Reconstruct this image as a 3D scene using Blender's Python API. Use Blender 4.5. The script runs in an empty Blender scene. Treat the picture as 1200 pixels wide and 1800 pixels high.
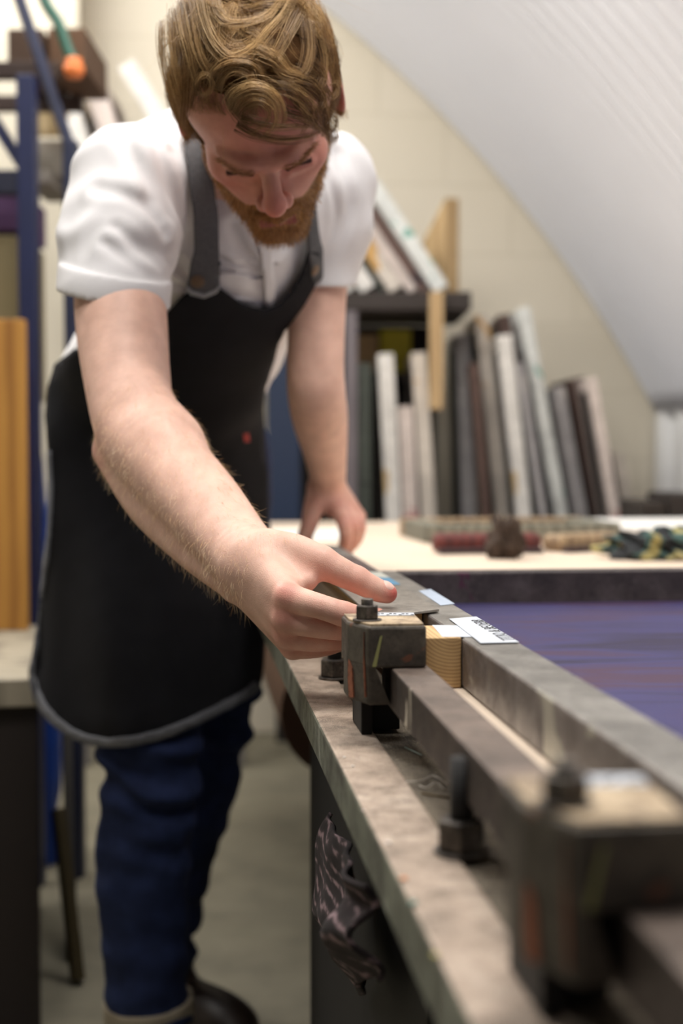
EXPOSURE = 0.0
WORLD = .07
VOX = .0017
LABEL_TEXT = 'TITIO & BEOEBB'
LIGHTS = [
 ('ceiling_tube_front', (.22, 1.0, 2.3), (.0, 1.15, .8), .32, 1.3, 34, (1, .965, .92)),
 ('ceiling_tube_left', (-1.35, 2.75, 2.8), (-.45, 1.8, 1.1), .35, 1.5, 48, (1, .97, .93)),
 ('ceiling_tube_near', (-.85, .6, 2.7), (-.2, 1.3, .9), 1.2, .3, 13, (1, .97, .93)),
 ('ceiling_tube_middle', (.05, 2.75, 2.35), (.35, 2.75, .8), .30, 1.2, 21, (1, .97, .93)),
 ('ceiling_tube_back', (-1.0, 3.6, 2.9), (.2, 4.4, 1.2), 1.3, .3, 52, (1, .975, .93)),
]
import bpy, bmesh, math, random
import numpy as np
from mathutils import Vector, Matrix, noise as mnoise
rnd = random.Random(7)
nrs = np.random.RandomState(11)
scene = bpy.context.scene
COL = scene.collection
PI = math.pi
# ------------------------------------------------------------------ camera model (50 mm on a 24x36 frame, held 2.75 deg down)
H = 0.95
TH = math.atan(120 / 2500)
FWD = np.array([0, math.cos(TH), -math.sin(TH)])
UPV = np.array([0, math.sin(TH), math.cos(TH)])

def P(px, py, d):
    """world point at camera depth d that the 1200x1800 photograph shows at (px, py)"""
    v = np.array([0, 0, H]) + FWD * d + UPV * ((900 - py) / 2500 * d)
    v[0] += (px - 600) / 2500 * d
    return v

# table axis: everything on the press runs 6.6 degrees left of the view direction
TA = math.atan(0.1156)
def TL(t, d):
    """table coordinates (across, along) of a point t right of the table axis at view depth d"""
    x = t - 0.1156 * d
    return (x * math.cos(TA) + d * math.sin(TA), -x * math.sin(TA) + d * math.cos(TA))

# ------------------------------------------------------------------ object helpers
def tag(o, label=None, cat=None, group=None, kind=None):
    if label: o['label'] = label
    if cat: o['category'] = cat
    if group: o['group'] = group
    if kind: o['kind'] = kind
    return o

def empty(name, loc=(0, 0, 0), rz=0.0, label=None, cat=None, group=None):
    o = bpy.data.objects.new(name, None)
    COL.objects.link(o)
    o.location = loc
    o.rotation_euler = (0, 0, rz)
    o.empty_display_size = 0.05
    return tag(o, label, cat, group)

def link(name, me, mat=None, parent=None, loc=None, rot=None):
    o = bpy.data.objects.new(name, me)
    COL.objects.link(o)
    if mat is not None and not me.materials: me.materials.append(mat)
    if parent is not None: o.parent = parent
    if loc is not None: o.location = loc
    if rot is not None: o.rotation_euler = rot
    return o

def obj(name, bm, mat=None, parent=None, loc=None, rot=None, smooth=False):
    me = bpy.data.meshes.new(name)
    bmesh.ops.recalc_face_normals(bm, faces=bm.faces)
    bm.to_mesh(me); bm.free()
    if smooth:
        me.polygons.foreach_set('use_smooth', [True] * len(me.polygons))
    return link(name, me, mat, parent, loc, rot)

def np_mesh(name, V, F, mat=None, parent=None, smooth=True, cols=None):
    """mesh object from numpy verts and faces (all tris or all quads)"""
    V = np.asarray(V, np.float32); F = np.asarray(F, np.int32)
    me = bpy.data.meshes.new(name)
    me.vertices.add(len(V)); me.vertices.foreach_set('co', V.ravel())
    n = F.shape[1]
    me.loops.add(F.size); me.loops.foreach_set('vertex_index', F.ravel())
    me.polygons.add(len(F))
    me.polygons.foreach_set('loop_start', np.arange(len(F), dtype=np.int32) * n)
    me.polygons.foreach_set('loop_total', np.full(len(F), n, np.int32))
    me.update(calc_edges=True)
    me.polygons.foreach_set('use_smooth', np.full(len(F), smooth, bool))
    if cols is not None:
        a = me.color_attributes.new('tint', 'FLOAT_COLOR', 'POINT')
        c = np.ones((len(V), 4), np.float32); c[:, :3] = cols
        a.data.foreach_set('color', c.ravel())
    me.validate()
    return link(name, me, mat, parent)

def bx(bm, x0, x1, y0, y1, z0, z1, bevel=0.0, seg=2):
    r = bmesh.ops.create_cube(bm, size=1.0)
    vs = r['verts']
    for v in vs:
        v.co = Vector((x0 + (v.co.x + .5) * (x1 - x0), y0 + (v.co.y + .5) * (y1 - y0), z0 + (v.co.z + .5) * (z1 - z0)))
    if bevel > 0:
        es = {e for v in vs for e in v.link_edges}
        bmesh.ops.bevel(bm, geom=list(es), offset=bevel, segments=seg, profile=.5, affect='EDGES')
    return bm

def box(x0, x1, y0, y1, z0, z1, bevel=0.0, seg=2):
    return bx(bmesh.new(), x0, x1, y0, y1, z0, z1, bevel, seg)

def xform(bm, M, start=0):
    bm.verts.ensure_lookup_table()
    for v in bm.verts[start:]:
        v.co = M @ v.co
    return bm

def prism(bm, pts, z0, z1, bevel=0.0):
    """extrude a polygon (x,y list) from z0 to z1"""
    lo = [bm.verts.new((x, y, z0)) for x, y in pts]
    hi = [bm.verts.new((x, y, z1)) for x, y in pts]
    n = len(pts)
    fs = [bm.faces.new(lo[::-1]), bm.faces.new(hi)]
    for i in range(n):
        fs.append(bm.faces.new((lo[i], lo[(i + 1) % n], hi[(i + 1) % n], hi[i])))
    if bevel > 0:
        es = {e for f in fs for e in f.edges}
        bmesh.ops.bevel(bm, geom=list(es), offset=bevel, segments=2, profile=.5, affect='EDGES')
    return bm

def cyl(bm, c, r, z0, z1, n=24, r2=None, bevel=0.0):
    r2 = r if r2 is None else r2
    pts = [(math.cos(2 * PI * i / n), math.sin(2 * PI * i / n)) for i in range(n)]
    lo = [bm.verts.new((c[0] + r * x, c[1] + r * y, z0)) for x, y in pts]
    hi = [bm.verts.new((c[0] + r2 * x, c[1] + r2 * y, z1)) for x, y in pts]
    fl = bm.faces.new(lo[::-1]); fh = bm.faces.new(hi)
    for i in range(n):
        f = bm.faces.new((lo[i], lo[(i + 1) % n], hi[(i + 1) % n], hi[i])); f.smooth = n > 8
    if bevel > 0:
        bmesh.ops.bevel(bm, geom=list({*fl.edges, *fh.edges}), offset=bevel, segments=2, profile=.5, affect='EDGES')
    return bm

def tube(bm, pts, r, n=10, cap=True, taper=None):
    """tube along a polyline of 3D points"""
    pts = [Vector(p) for p in pts]
    rings = []
    ref = None
    for i, p in enumerate(pts):
        t = (pts[min(i + 1, len(pts) - 1)] - pts[max(i - 1, 0)]).normalized()
        if ref is None:
            ref = t.orthogonal().normalized()
        ref = (ref - t * ref.dot(t)).normalized()
        b = t.cross(ref)
        rr = r if taper is None else r * taper[i]
        rings.append([bm.verts.new(p + (ref * math.cos(2 * PI * k / n) + b * math.sin(2 * PI * k / n)) * rr) for k in range(n)])
    for a, b in zip(rings, rings[1:]):
        for k in range(n):
            f = bm.faces.new((a[k], a[(k + 1) % n], b[(k + 1) % n], b[k])); f.smooth = True
    if cap:
        bm.faces.new(rings[0][::-1]); bm.faces.new(rings[-1])
    return bm

def smooth_line(pts, k=8):
    """Catmull-Rom through points"""
    pts = [np.asarray(p, float) for p in pts]
    q = [2 * pts[0] - pts[1]] + pts + [2 * pts[-1] - pts[-2]]
    out = []
    for i in range(1, len(q) - 2):
        for j in range(k):
            t = j / k
            out.append(.5 * ((2 * q[i]) + (q[i + 1] - q[i - 1]) * t + (2 * q[i - 1] - 5 * q[i] + 4 * q[i + 1] - q[i + 2]) * t * t
                             + (3 * q[i] - q[i - 1] - 3 * q[i + 1] + q[i + 2]) * t ** 3))
    out.append(pts[-1])
    return np.array(out)

# ------------------------------------------------------------------ materials
def srgb(r, g, b):
    f = lambda c: (c / 255 / 12.92) if c / 255 <= .04045 else ((c / 255 + .055) / 1.055) ** 2.4
    return (f(r), f(g), f(b), 1)

def new_mat(name):
    m = bpy.data.materials.new(name); m.use_nodes = True
    nt = m.node_tree
    b = nt.nodes['Principled BSDF']
    return m, nt, b

def N(nt, typ, **kw):
    n = nt.nodes.new(typ)
    for k, v in kw.items():
        if k in n.inputs: n.inputs[k].default_value = v
        else: setattr(n, k, v)
    return n

def ramp(nt, fac, stops):
    r = nt.nodes.new('ShaderNodeValToRGB')
    nt.links.new(fac, r.inputs[0])
    e = r.color_ramp.elements
    while len(e) < len(stops): e.new(.5)
    for el, (p, c) in zip(e, stops):
        el.position = p; el.color = c
    return r

def mix(nt, fac, a, b, mode='MIX'):
    m = nt.nodes.new('ShaderNodeMix'); m.data_type = 'RGBA'; m.blend_type = mode
    for sock, val in ((m.inputs[0], fac), (m.inputs[6], a), (m.inputs[7], b)):
        if hasattr(val, 'links'): nt.links.new(val, sock)
        else: sock.default_value = val
    return m.outputs[2]

def bump(nt, b, h, strength=.3, dist=.002):
    n = nt.nodes.new('ShaderNodeBump')
    n.inputs['Strength'].default_value = strength
    n.inputs['Distance'].default_value = dist
    nt.links.new(h, n.inputs['Height'])
    nt.links.new(n.outputs[0], b.inputs['Normal'])

def simple(name, col, rough=.5, metal=0.0, spec=.5, var=.0, scale=20, bumpy=0.0, coord='Object'):
    m, nt, b = new_mat(name)
    b.inputs['Roughness'].default_value = rough
    b.inputs['Metallic'].default_value = metal
    b.inputs['Specular IOR Level'].default_value = spec
    if var > 0 or bumpy > 0:
        tc = N(nt, 'ShaderNodeTexCoord')
        nz = N(nt, 'ShaderNodeTexNoise', Scale=scale, Detail=6.0, Roughness=.65)
        nt.links.new(tc.outputs[coord], nz.inputs['Vector'])
        d = tuple(max(0, c * (1 - var)) for c in col[:3]) + (1,)
        l = tuple(min(1, c * (1 + var)) for c in col[:3]) + (1,)
        r = ramp(nt, nz.outputs[0], [(.3, d), (.7, l)])
        nt.links.new(r.outputs[0], b.inputs['Base Color'])
        if bumpy > 0: bump(nt, b, nz.outputs[0], bumpy, .003)
    else:
        b.inputs['Base Color'].default_value = col
    return m

def worn_metal(name, base, dark, light, paint=None, rough=.5, metal=.35, scale=22, dust=None, paint_amt=.62, seed=0.0, top=None):
    """oily, paint-splashed steel"""
    m, nt, b = new_mat(name)
    tc = N(nt, 'ShaderNodeTexCoord')
    mp = N(nt, 'ShaderNodeMapping'); mp.inputs['Location'].default_value = (seed, seed * .7, seed * 1.3)
    nt.links.new(tc.outputs['Object'], mp.inputs[0])
    n1 = N(nt, 'ShaderNodeTexNoise', Scale=scale, Detail=8.0, Roughness=.7)
    n2 = N(nt, 'ShaderNodeTexNoise', Scale=scale * 3.3, Detail=8.0, Roughness=.75)
    n3 = N(nt, 'ShaderNodeTexNoise', Scale=scale * .8, Detail=3.0, Roughness=.5, Distortion=1.2)
    for n in (n1, n2, n3): nt.links.new(mp.outputs[0], n.inputs['Vector'])
    c = ramp(nt, n1.outputs[0], [(.32, dark), (.5, base), (.7, light)]).outputs[0]
    f = ramp(nt, n2.outputs[0], [(.5, (0, 0, 0, 1)), (.72, (1, 1, 1, 1))]).outputs[0]
    c = mix(nt, f, c, dark)
    if paint is not None:
        pf = ramp(nt, n3.outputs[0], [(paint_amt, (0, 0, 0, 1)), (paint_amt + .03, (1, 1, 1, 1))]).outputs[0]
        c = mix(nt, pf, c, paint)
    if dust is not None:
        n4 = N(nt, 'ShaderNodeTexNoise', Scale=900.0, Detail=3.0)
        nt.links.new(tc.outputs['Object'], n4.inputs['Vector'])
        df = ramp(nt, n4.outputs[0], [(.55, (0, 0, 0, 1)), (.68, (1, 1, 1, 1))]).outputs[0]
        c = mix(nt, df, c, dust)
    if top is not None:                                # upward faces coloured lighter as if lit from above, with patchy dust and paint
        sx = N(nt, 'ShaderNodeSeparateXYZ'); nt.links.new(tc.outputs['Normal'], sx.inputs[0])
        mr = N(nt, 'ShaderNodeMapRange'); mr.inputs['From Min'].default_value = .6; mr.inputs['From Max'].default_value = .95
        nt.links.new(sx.outputs['Z'], mr.inputs['Value'])
        tcol = ramp(nt, n1.outputs[0], [(.38, tuple(x * .5 for x in top[:3]) + (1,)), (.60, top)]).outputs[0]
        c = mix(nt, mr.outputs[0], c, tcol)
    nt.links.new(c, b.inputs['Base Color'])
    b.inputs['Metallic'].default_value = metal
    rr = ramp(nt, n2.outputs[0], [(.3, (rough - .12,) * 3 + (1,)), (.7, (min(1, rough + .2),) * 3 + (1,))])
    nt.links.new(rr.outputs[0], b.inputs['Roughness'])
    bump(nt, b, n2.outputs[0], .25, .0015)
    return m

def wood(name, light, dark, scale=6, stretch=(1, 12, 1), rough=.6, rings=False):
    m, nt, b = new_mat(name)
    tc = N(nt, 'ShaderNodeTexCoord')
    mp = N(nt, 'ShaderNodeMapping')
    mp.inputs['Scale'].default_value = stretch
    nt.links.new(tc.outputs['Object'], mp.inputs[0])
    if rings:
        w = N(nt, 'ShaderNodeTexWave', wave_type='RINGS', rings_direction='Y', Scale=scale, Distortion=3.0, Detail=2.0)
        w.inputs['Detail Scale'].default_value = .12
        mp.inputs['Location'].default_value = (-.021, 0, -.052)
    else:
        w = N(nt, 'ShaderNodeTexWave', wave_type='BANDS', bands_direction='X', Scale=scale, Distortion=6.0, Detail=4.0)
    nt.links.new(mp.outputs[0], w.inputs['Vector'])
    nz = N(nt, 'ShaderNodeTexNoise', Scale=60.0 if rings else scale * 3.0, Detail=6.0)
    nt.links.new(mp.outputs[0], nz.inputs['Vector'])
    c = ramp(nt, w.outputs[0], [(.1, dark), (.6, light)]).outputs[0]
    c = mix(nt, .35, c, ramp(nt, nz.outputs[0], [(.35, dark), (.65, light)]).outputs[0])
    nt.links.new(c, b.inputs['Base Color'])
    b.inputs['Roughness'].default_value = rough
    bump(nt, b, nz.outputs[0], .15, .001)
    return m
# ------------------------------------------------------------------ signed-distance modelling (continuous figures)
f32 = np.float32
def _smin(a, b, k):
    if k <= 0: return np.minimum(a, b)
    h = np.clip(.5 + .5 * (b - a) / k, 0, 1)
    return b + (a - b) * h - k * h * (1 - h)

class Field:
    """a list of rounded shapes blended one after another"""
    def __init__(self, infl=0.0):
        self.ops = []
        self.infl = infl
    def _add(self, fn, c, R, k, mode):
        self.ops.append((fn, np.asarray(c, f32), float(R), float(k), mode))
        return self
    def cone(self, a, b, r1, r2, k=.01, mode='add', flat=None):
        a = np.asarray(a, f32); b = np.asarray(b, f32); ba = b - a; bb = float(ba @ ba) + 1e-12
        if flat is not None:
            n = np.asarray(flat[0], f32); n = n / np.linalg.norm(n); s = flat[1]
        def fn(p):
            pa = p - a
            h = np.clip(pa @ ba / bb, 0, 1)
            q = pa - h[:, None] * ba
            if flat is not None:
                q = q + ((s - 1) * (q @ n))[:, None] * n
            return np.sqrt((q * q).sum(1)) - (r1 + (r2 - r1) * h)
        return self._add(fn, (a + b) / 2, np.linalg.norm(ba) / 2 + max(r1, r2), k, mode)
    def chain(self, pts, rs, k=.01, kk=None, flat=None, sub=5):
        """one limb along a smooth line with a smoothly changing radius; flat = [(normal, squash) per point]"""
        q = smooth_line([np.append(np.asarray(p, float), r) for p, r in zip(pts, rs)], sub).astype(f32)
        A, R = q[:, :3], q[:, 3]
        ba = A[1:] - A[:-1]; bb = (ba * ba).sum(1) + 1e-12
        if flat is not None:
            n = np.asarray(flat[0], f32); n = n / np.linalg.norm(n)
            sq = smooth_line([[s_] for s_ in flat[1]], sub)[:, 0].astype(f32)
        smax = float(max(1.0, sq.max())) if flat is not None else 1.0
        def fn(p, centre=None, rad=0.0):
            best = np.full(len(p), 9.0, f32)
            use = range(len(ba))
            if centre is not None:
                pc = centre - A[:-1]
                hc = np.clip((pc * ba).sum(1) / bb, 0, 1)
                dc = np.linalg.norm(pc - hc[:, None] * ba, axis=1)
                lo_ = dc - rad - np.maximum(R[1:], R[:-1]); up_ = dc * smax + rad * smax - np.minimum(R[1:], R[:-1])
                use = np.where(lo_ <= up_.min() + 1e-4)[0]
            for i in use:
                pa = p - A[i]
                h = np.clip(pa @ ba[i] / bb[i], 0, 1)
                w = pa - h[:, None] * ba[i]
                if flat is not None:
                    w = w + ((sq[i] + (sq[i + 1] - sq[i]) * h - 1) * (w @ n))[:, None] * n
                best = np.minimum(best, np.sqrt((w * w).sum(1)) - (R[i] + (R[i + 1] - R[i]) * h))
            return best
        c = (A.max(0) + A.min(0)) / 2
        fn.local = True
        return self._add(fn, c, np.linalg.norm(A - c, axis=1).max() + R.max(), k, 'add')
    def ell(self, c, axes, r, k=.01, mode='add'):
        c = np.asarray(c, f32); A = np.asarray(axes, f32); r = np.asarray(r, f32)
        def fn(p):
            q = (p - c) @ A.T
            k0 = np.sqrt(((q / r) ** 2).sum(1)) + 1e-9
            k1 = np.sqrt(((q / (r * r)) ** 2).sum(1)) + 1e-9
            return k0 * (k0 - 1) / k1
        return self._add(fn, c, r.max(), k, mode)
    def ball(self, c, r, k=.01, mode='add'):
        c = np.asarray(c, f32)
        return self._add(lambda p: np.sqrt(((p - c) ** 2).sum(1)) - r, c, r, k, mode)
    def plane(self, c, n, k=.005):
        """keep only the side behind the plane (n points away from what is kept)"""
        c = np.asarray(c, f32); n = np.asarray(n, f32); n = n / np.linalg.norm(n)
        return self._add(lambda p: (p - c) @ n, c, 1e3, k, 'int')
    def __call__(self, p, centre=None, rad=0.0):
        p = np.asarray(p, f32)
        d = np.full(len(p), 1.0, f32)
        for fn, c, R, k, mode in self.ops:
            if centre is not None and mode != 'int':
                if float(np.linalg.norm(c - centre)) - R > rad + k + .03: continue
            v = fn(p, centre, rad) if hasattr(fn, 'local') else fn(p)
            if mode == 'add': d = _smin(d, v, k)
            elif mode == 'sub': d = -_smin(-d, v, k)
            else: d = -_smin(-d, -v, k)
        return d - self.infl

def snet(f, lo, hi, vox, extra=None, B=16):
    """surface nets over the blocks the surface crosses; extra(p) is added to the distance (folds)"""
    lo = np.asarray(lo, float); hi = np.asarray(hi, float)
    S = vox * B
    nb = np.ceil((hi - lo) / S).astype(int)
    ii = np.stack(np.meshgrid(*[np.arange(n) for n in nb], indexing='ij'), -1).reshape(-1, 3)
    cen = lo + (ii + .5) * S
    v = np.concatenate([f(c) for c in np.array_split(cen, max(1, len(cen) // 20000))])
    hd = .8661 * S
    act = ii[np.abs(v) < hd * 1.15 + .012]
    NN = (nb * B + 2).astype(np.int64)
    key = lambda c: (c[..., 0] * NN[1] + c[..., 1]) * NN[2] + c[..., 2]
    g = np.stack(np.meshgrid(*[np.arange(B + 1)] * 3, indexing='ij'), -1)
    gl = g.reshape(-1, 3)
    K, V, Q = [], [], []
    for b in act:
        pts = (lo + (b * B + gl) * vox)
        c = lo + (b + .5) * S
        val = f(pts, c, hd)
        if extra is not None: val = val + extra(pts)
        if val.min() > 0 or val.max() < 0: continue
        val = val.reshape(B + 1, B + 1, B + 1)
        s = val < 0
        sm = np.zeros((B, B, B, 3)); ct = np.zeros((B, B, B))
        for ax in range(3):
            a = np.moveaxis(val, ax, 0); sa = np.moveaxis(s, ax, 0)
            cr = sa[:-1] != sa[1:]
            den = a[:-1] - a[1:]
            t = np.where(cr, a[:-1] / np.where(den == 0, 1, den), 0)
            # add to the 4 cells around each edge
            o = [x for x in range(3) if x != ax]
            crm = np.moveaxis(cr, 0, ax); tm = np.moveaxis(t, 0, ax)
            for d1 in (0, 1):
                for d2 in (0, 1):
                    sl = [slice(None)] * 3
                    sl[o[0]] = slice(d1, B + d1); sl[o[1]] = slice(d2, B + d2)
                    cc = crm[tuple(sl)]; tt = tm[tuple(sl)]
                    ct += cc
                    sm[..., ax] += np.where(cc, tt, 0)
                    sm[..., o[0]] += cc * d1
                    sm[..., o[1]] += cc * d2
            # quads for edges this block owns
            sl = [slice(0, B)] * 3
            idx = np.argwhere(crm[tuple(sl)])
            if len(idx):
                G = (b * B + idx).astype(np.int64)
                e1 = np.zeros(3, np.int64); e1[o[0]] = 1
                e2 = np.zeros(3, np.int64); e2[o[1]] = 1
                q = np.stack([key(G - e1 - e2), key(G - e2), key(G), key(G - e1)], 1)
                ins = s[tuple(idx.T)]
                flip = ins if ax != 1 else ~ins
                q[~flip] = q[~flip][:, ::-1]
                Q.append(q)
        m = ct > 0
        ci = np.argwhere(m)
        pos = lo + (b * B + ci + sm[m] / ct[m][:, None]) * vox
        K.append(key((b * B + ci).astype(np.int64))); V.append(pos)
    K = np.concatenate(K); V = np.concatenate(V); Q = np.concatenate(Q)
    o = np.argsort(K); K = K[o]; V = V[o]
    F = np.searchsorted(K, Q)
    F = np.minimum(F, len(K) - 1)
    ok = (K[F] == Q).all(1)
    return V, F[ok]

def newton(F, V, S=.03):
    """pull vertices onto the surface, block by block"""
    key = np.floor(V / S).astype(np.int64)
    k = (key[:, 0] * 73856093) ^ (key[:, 1] * 19349663) ^ (key[:, 2] * 83492791)
    o = np.argsort(k, kind='stable'); cuts = np.where(np.diff(k[o]))[0] + 1
    out = V.copy(); e = .0008
    for idx in np.split(o, cuts):
        P_ = V[idx]; c = P_.mean(0); r = float(np.linalg.norm(P_ - c, axis=1).max()) + .002
        n = len(P_)
        Q_ = np.concatenate([P_] + [P_ + s * e * np.eye(3)[a] for a in range(3) for s in (1, -1)])
        v = F(Q_, c.astype(f32), r)
        g = np.stack([(v[n * (1 + 2 * a):n * (2 + 2 * a)] - v[n * (2 + 2 * a):n * (3 + 2 * a)]) for a in range(3)], 1)
        g = g / (np.linalg.norm(g, axis=1, keepdims=True) + 1e-9)
        out[idx] = P_ - (v[:n] * .9)[:, None] * g
    return out

def grad(f, V, e=.0008):
    G = np.zeros_like(V)
    for a in range(3):
        d = np.zeros(3); d[a] = e
        G[:, a] = (f(V + d) - f(V - d)) / (2 * e)
    return G / (np.linalg.norm(G, axis=1, keepdims=True) + 1e-9)

def relax(V, F, it=2, lam=.5):
    n = len(V)
    E = np.concatenate([F[:, [i, (i + 1) % F.shape[1]]] for i in range(F.shape[1])])
    E = np.concatenate([E, E[:, ::-1]])
    cnt = np.bincount(E[:, 0], minlength=n)[:, None]
    for _ in range(it):
        S = np.stack([np.bincount(E[:, 0], weights=V[E[:, 1], a], minlength=n) for a in range(3)], 1)
        V = V + lam * (S / np.maximum(cnt, 1) - V)
    return V

def vnormals(V, F):
    a = V[F[:, 2]] - V[F[:, 0]]; b = V[F[:, 3 if F.shape[1] == 4 else 1]] - V[F[:, 1 if F.shape[1] == 4 else 0]]
    n = np.cross(a, b)
    out = np.zeros_like(V)
    for i in range(F.shape[1]):
        for x in range(3):
            out[:, x] += np.bincount(F[:, i], weights=n[:, x], minlength=len(V))
    return out / (np.linalg.norm(out, axis=1, keepdims=True) + 1e-12)

def wavy(p, freqs):
    """sum of sine ripples: freqs = [(direction vector in rad/m, phase, amplitude)]"""
    r = np.zeros(len(p))
    for v, ph, a in freqs:
        r += a * np.sin(p @ np.asarray(v, float) + ph)
    return r

def strands(name, lines, radii, cols, mat, parent, n=3, tip=.25):
    """thin tapering hairs as one mesh; lines: list of (m,3) arrays"""
    VV, FF, CC = [], [], []
    off = 0
    ang = np.arange(n) * 2 * PI / n
    ca, sa = np.cos(ang), np.sin(ang)
    for L, r, c in zip(lines, radii, cols):
        m = len(L)
        T = np.gradient(L, axis=0)
        T /= np.linalg.norm(T, axis=1, keepdims=True) + 1e-12
        ref = np.array([.31, .77, .55])
        A = np.cross(T, ref); A /= np.linalg.norm(A, axis=1, keepdims=True) + 1e-9
        Bv = np.cross(T, A)
        w = r * (1 - (1 - tip) * np.linspace(0, 1, m) ** 1.5)
        ring = L[:, None, :] + w[:, None, None] * (A[:, None, :] * ca[None, :, None] + Bv[:, None, :] * sa[None, :, None])
        VV.append(ring.reshape(-1, 3))
        i = np.arange(m - 1)[:, None] * n; k = np.arange(n)[None, :]; k2 = (k + 1) % n
        FF.append(np.stack([i + k, i + k2, i + n + k2, i + n + k], -1).reshape(-1, 4) + off)
        cc = np.asarray(c, float)
        if cc.ndim == 1: cc = np.repeat(cc[None], m, 0)
        CC.append(np.repeat(cc, n, 0))
        off += m * n
    return np_mesh(name, np.concatenate(VV), np.concatenate(FF), mat, parent, True, np.concatenate(CC))
# ------------------------------------------------------------------ camera, render, world
cam_d = bpy.data.cameras.new('camera'); cam = bpy.data.objects.new('camera', cam_d); COL.objects.link(cam)
cam_d.lens = 50; cam_d.sensor_width = 36; cam_d.sensor_fit = 'AUTO'
cam.location = (0, 0, H); cam.rotation_euler = (PI / 2 - TH, 0, 0)
cam_d.clip_start = .05
cam_d.dof.use_dof = True
cam_d.dof.focus_distance = 1.22
cam_d.dof.aperture_fstop = 3.6
scene.camera = cam
vs = scene.view_settings
scene.display_settings.display_device = 'sRGB'
vs.view_transform = 'Standard'; vs.look = 'None'; vs.gamma = 1.0; vs.use_curve_mapping = False
vs.exposure = EXPOSURE
w = bpy.data.worlds.new('world'); scene.world = w; w.use_nodes = True
w.node_tree.nodes['Background'].inputs[0].default_value = (.80, .86, 1, 1)
w.node_tree.nodes['Background'].inputs[1].default_value = WORLD

def area_light(name, loc, target, sx, sy, power, col=(1, 1, 1)):
    l = bpy.data.lights.new(name, 'AREA'); l.shape = 'RECTANGLE'; l.size = sx; l.size_y = sy
    l.energy = power; l.color = col
    o = bpy.data.objects.new(name, l); COL.objects.link(o)
    o.location = loc
    o.rotation_euler = (Vector(target) - Vector(loc)).to_track_quat('-Z', 'Y').to_euler()
    return o
for a in LIGHTS: area_light(*a)

# ------------------------------------------------------------------ materials of the room
def block_wall():
    m, nt, b = new_mat('painted_blockwork')
    tc = N(nt, 'ShaderNodeTexCoord')
    mp = N(nt, 'ShaderNodeMapping'); mp.inputs['Rotation'].default_value = (PI / 2, 0, 0)
    nt.links.new(tc.outputs['Object'], mp.inputs[0])
    br = N(nt, 'ShaderNodeTexBrick', Scale=1.0)
    br.inputs['Brick Width'].default_value = .44; br.inputs['Row Height'].default_value = .225
    br.inputs['Mortar Size'].default_value = .006; br.inputs['Mortar Smooth'].default_value = .4
    br.inputs['Color1'].default_value = srgb(226, 217, 199); br.inputs['Color2'].default_value = srgb(223, 214, 195)
    br.inputs['Mortar'].default_value = srgb(216, 207, 188)
    nt.links.new(mp.outputs[0], br.inputs['Vector'])
    nt.links.new(br.outputs[0], b.inputs['Base Color'])
    b.inputs['Roughness'].default_value = .6
    bump(nt, b, br.outputs['Fac'], -.3, .004)
    return m
M_wall = block_wall()
M_plain_wall = simple('cream_plaster', srgb(208, 200, 182), .7, var=.04, scale=3)
M_floor = simple('worn_concrete', srgb(128, 122, 104), .7, var=.25, scale=5, bumpy=.1)
M_corr = simple('white_corrugated_steel', srgb(222, 223, 228), .45, var=.02, scale=2)
M_corr2 = simple('white_fluted_cladding', srgb(236, 236, 236), .5, var=.02, scale=2)

# floor
o = obj('floor', box(-3.2, 3.2, -1.2, 5.6, -.1, 0), M_floor); tag(o, kind='structure')
# end wall, square to the table axis
o = obj('wall_back', box(-3.2, 2.2, 0, .15, 0, 3.7), M_wall, None, (-.1156 * 4.62, 4.62, 0), (0, 0, TA)); tag(o, kind='structure')
# pale pier standing forward of the end wall behind the racking
pb = P(100, 780, 4.35)
o = obj('wall_pier', box(-1.2, .075, 0, .25, 0, 3.3), M_plain_wall, None, (pb[0], pb[1], 0), (0, 0, TA)); tag(o, kind='structure')
o = obj('wall_left', box(-.1, 0, -1.2, 5.5, 0, 3.7), M_plain_wall, None, (-2.75, 0, 0)); tag(o, kind='structure')

# corrugated vault: ridges run round the arch, sheets repeat along the axis
AC, AR = (-1.9486, -.8611), 4.0352
def vault():
    a0 = math.asin((1.057 - AC[1]) / AR); a1 = math.radians(112)
    na = 72
    s0, s1 = -.6, 4.63
    per = .076; ns = int((s1 - s0) / per * 8)
    A = np.linspace(a0, a1, na); S = np.linspace(s0, s1, ns)
    amp = .016
    R = AR + amp * np.cos(2 * PI * S / per)
    t = AC[0] + R[None, :] * np.cos(A)[:, None] + .0
    z = AC[1] + R[None, :] * np.sin(A)[:, None]
    V = np.stack([t, np.broadcast_to(S[None], t.shape), z], -1).reshape(-1, 3)
    i = np.arange(na - 1)[:, None] * ns; j = np.arange(ns - 1)[None]
    F = np.stack([i + j, i + j + 1, i + ns + j + 1, i + ns + j], -1).reshape(-1, 4)
    o = np_mesh('ceiling', V, F, M_corr)
    o.rotation_euler = (0, 0, TA)
    sm = o.modifiers.new('thickness', 'SOLIDIFY'); sm.thickness = .002; sm.offset = 1
    return o
tag(vault(), kind='structure')
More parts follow.
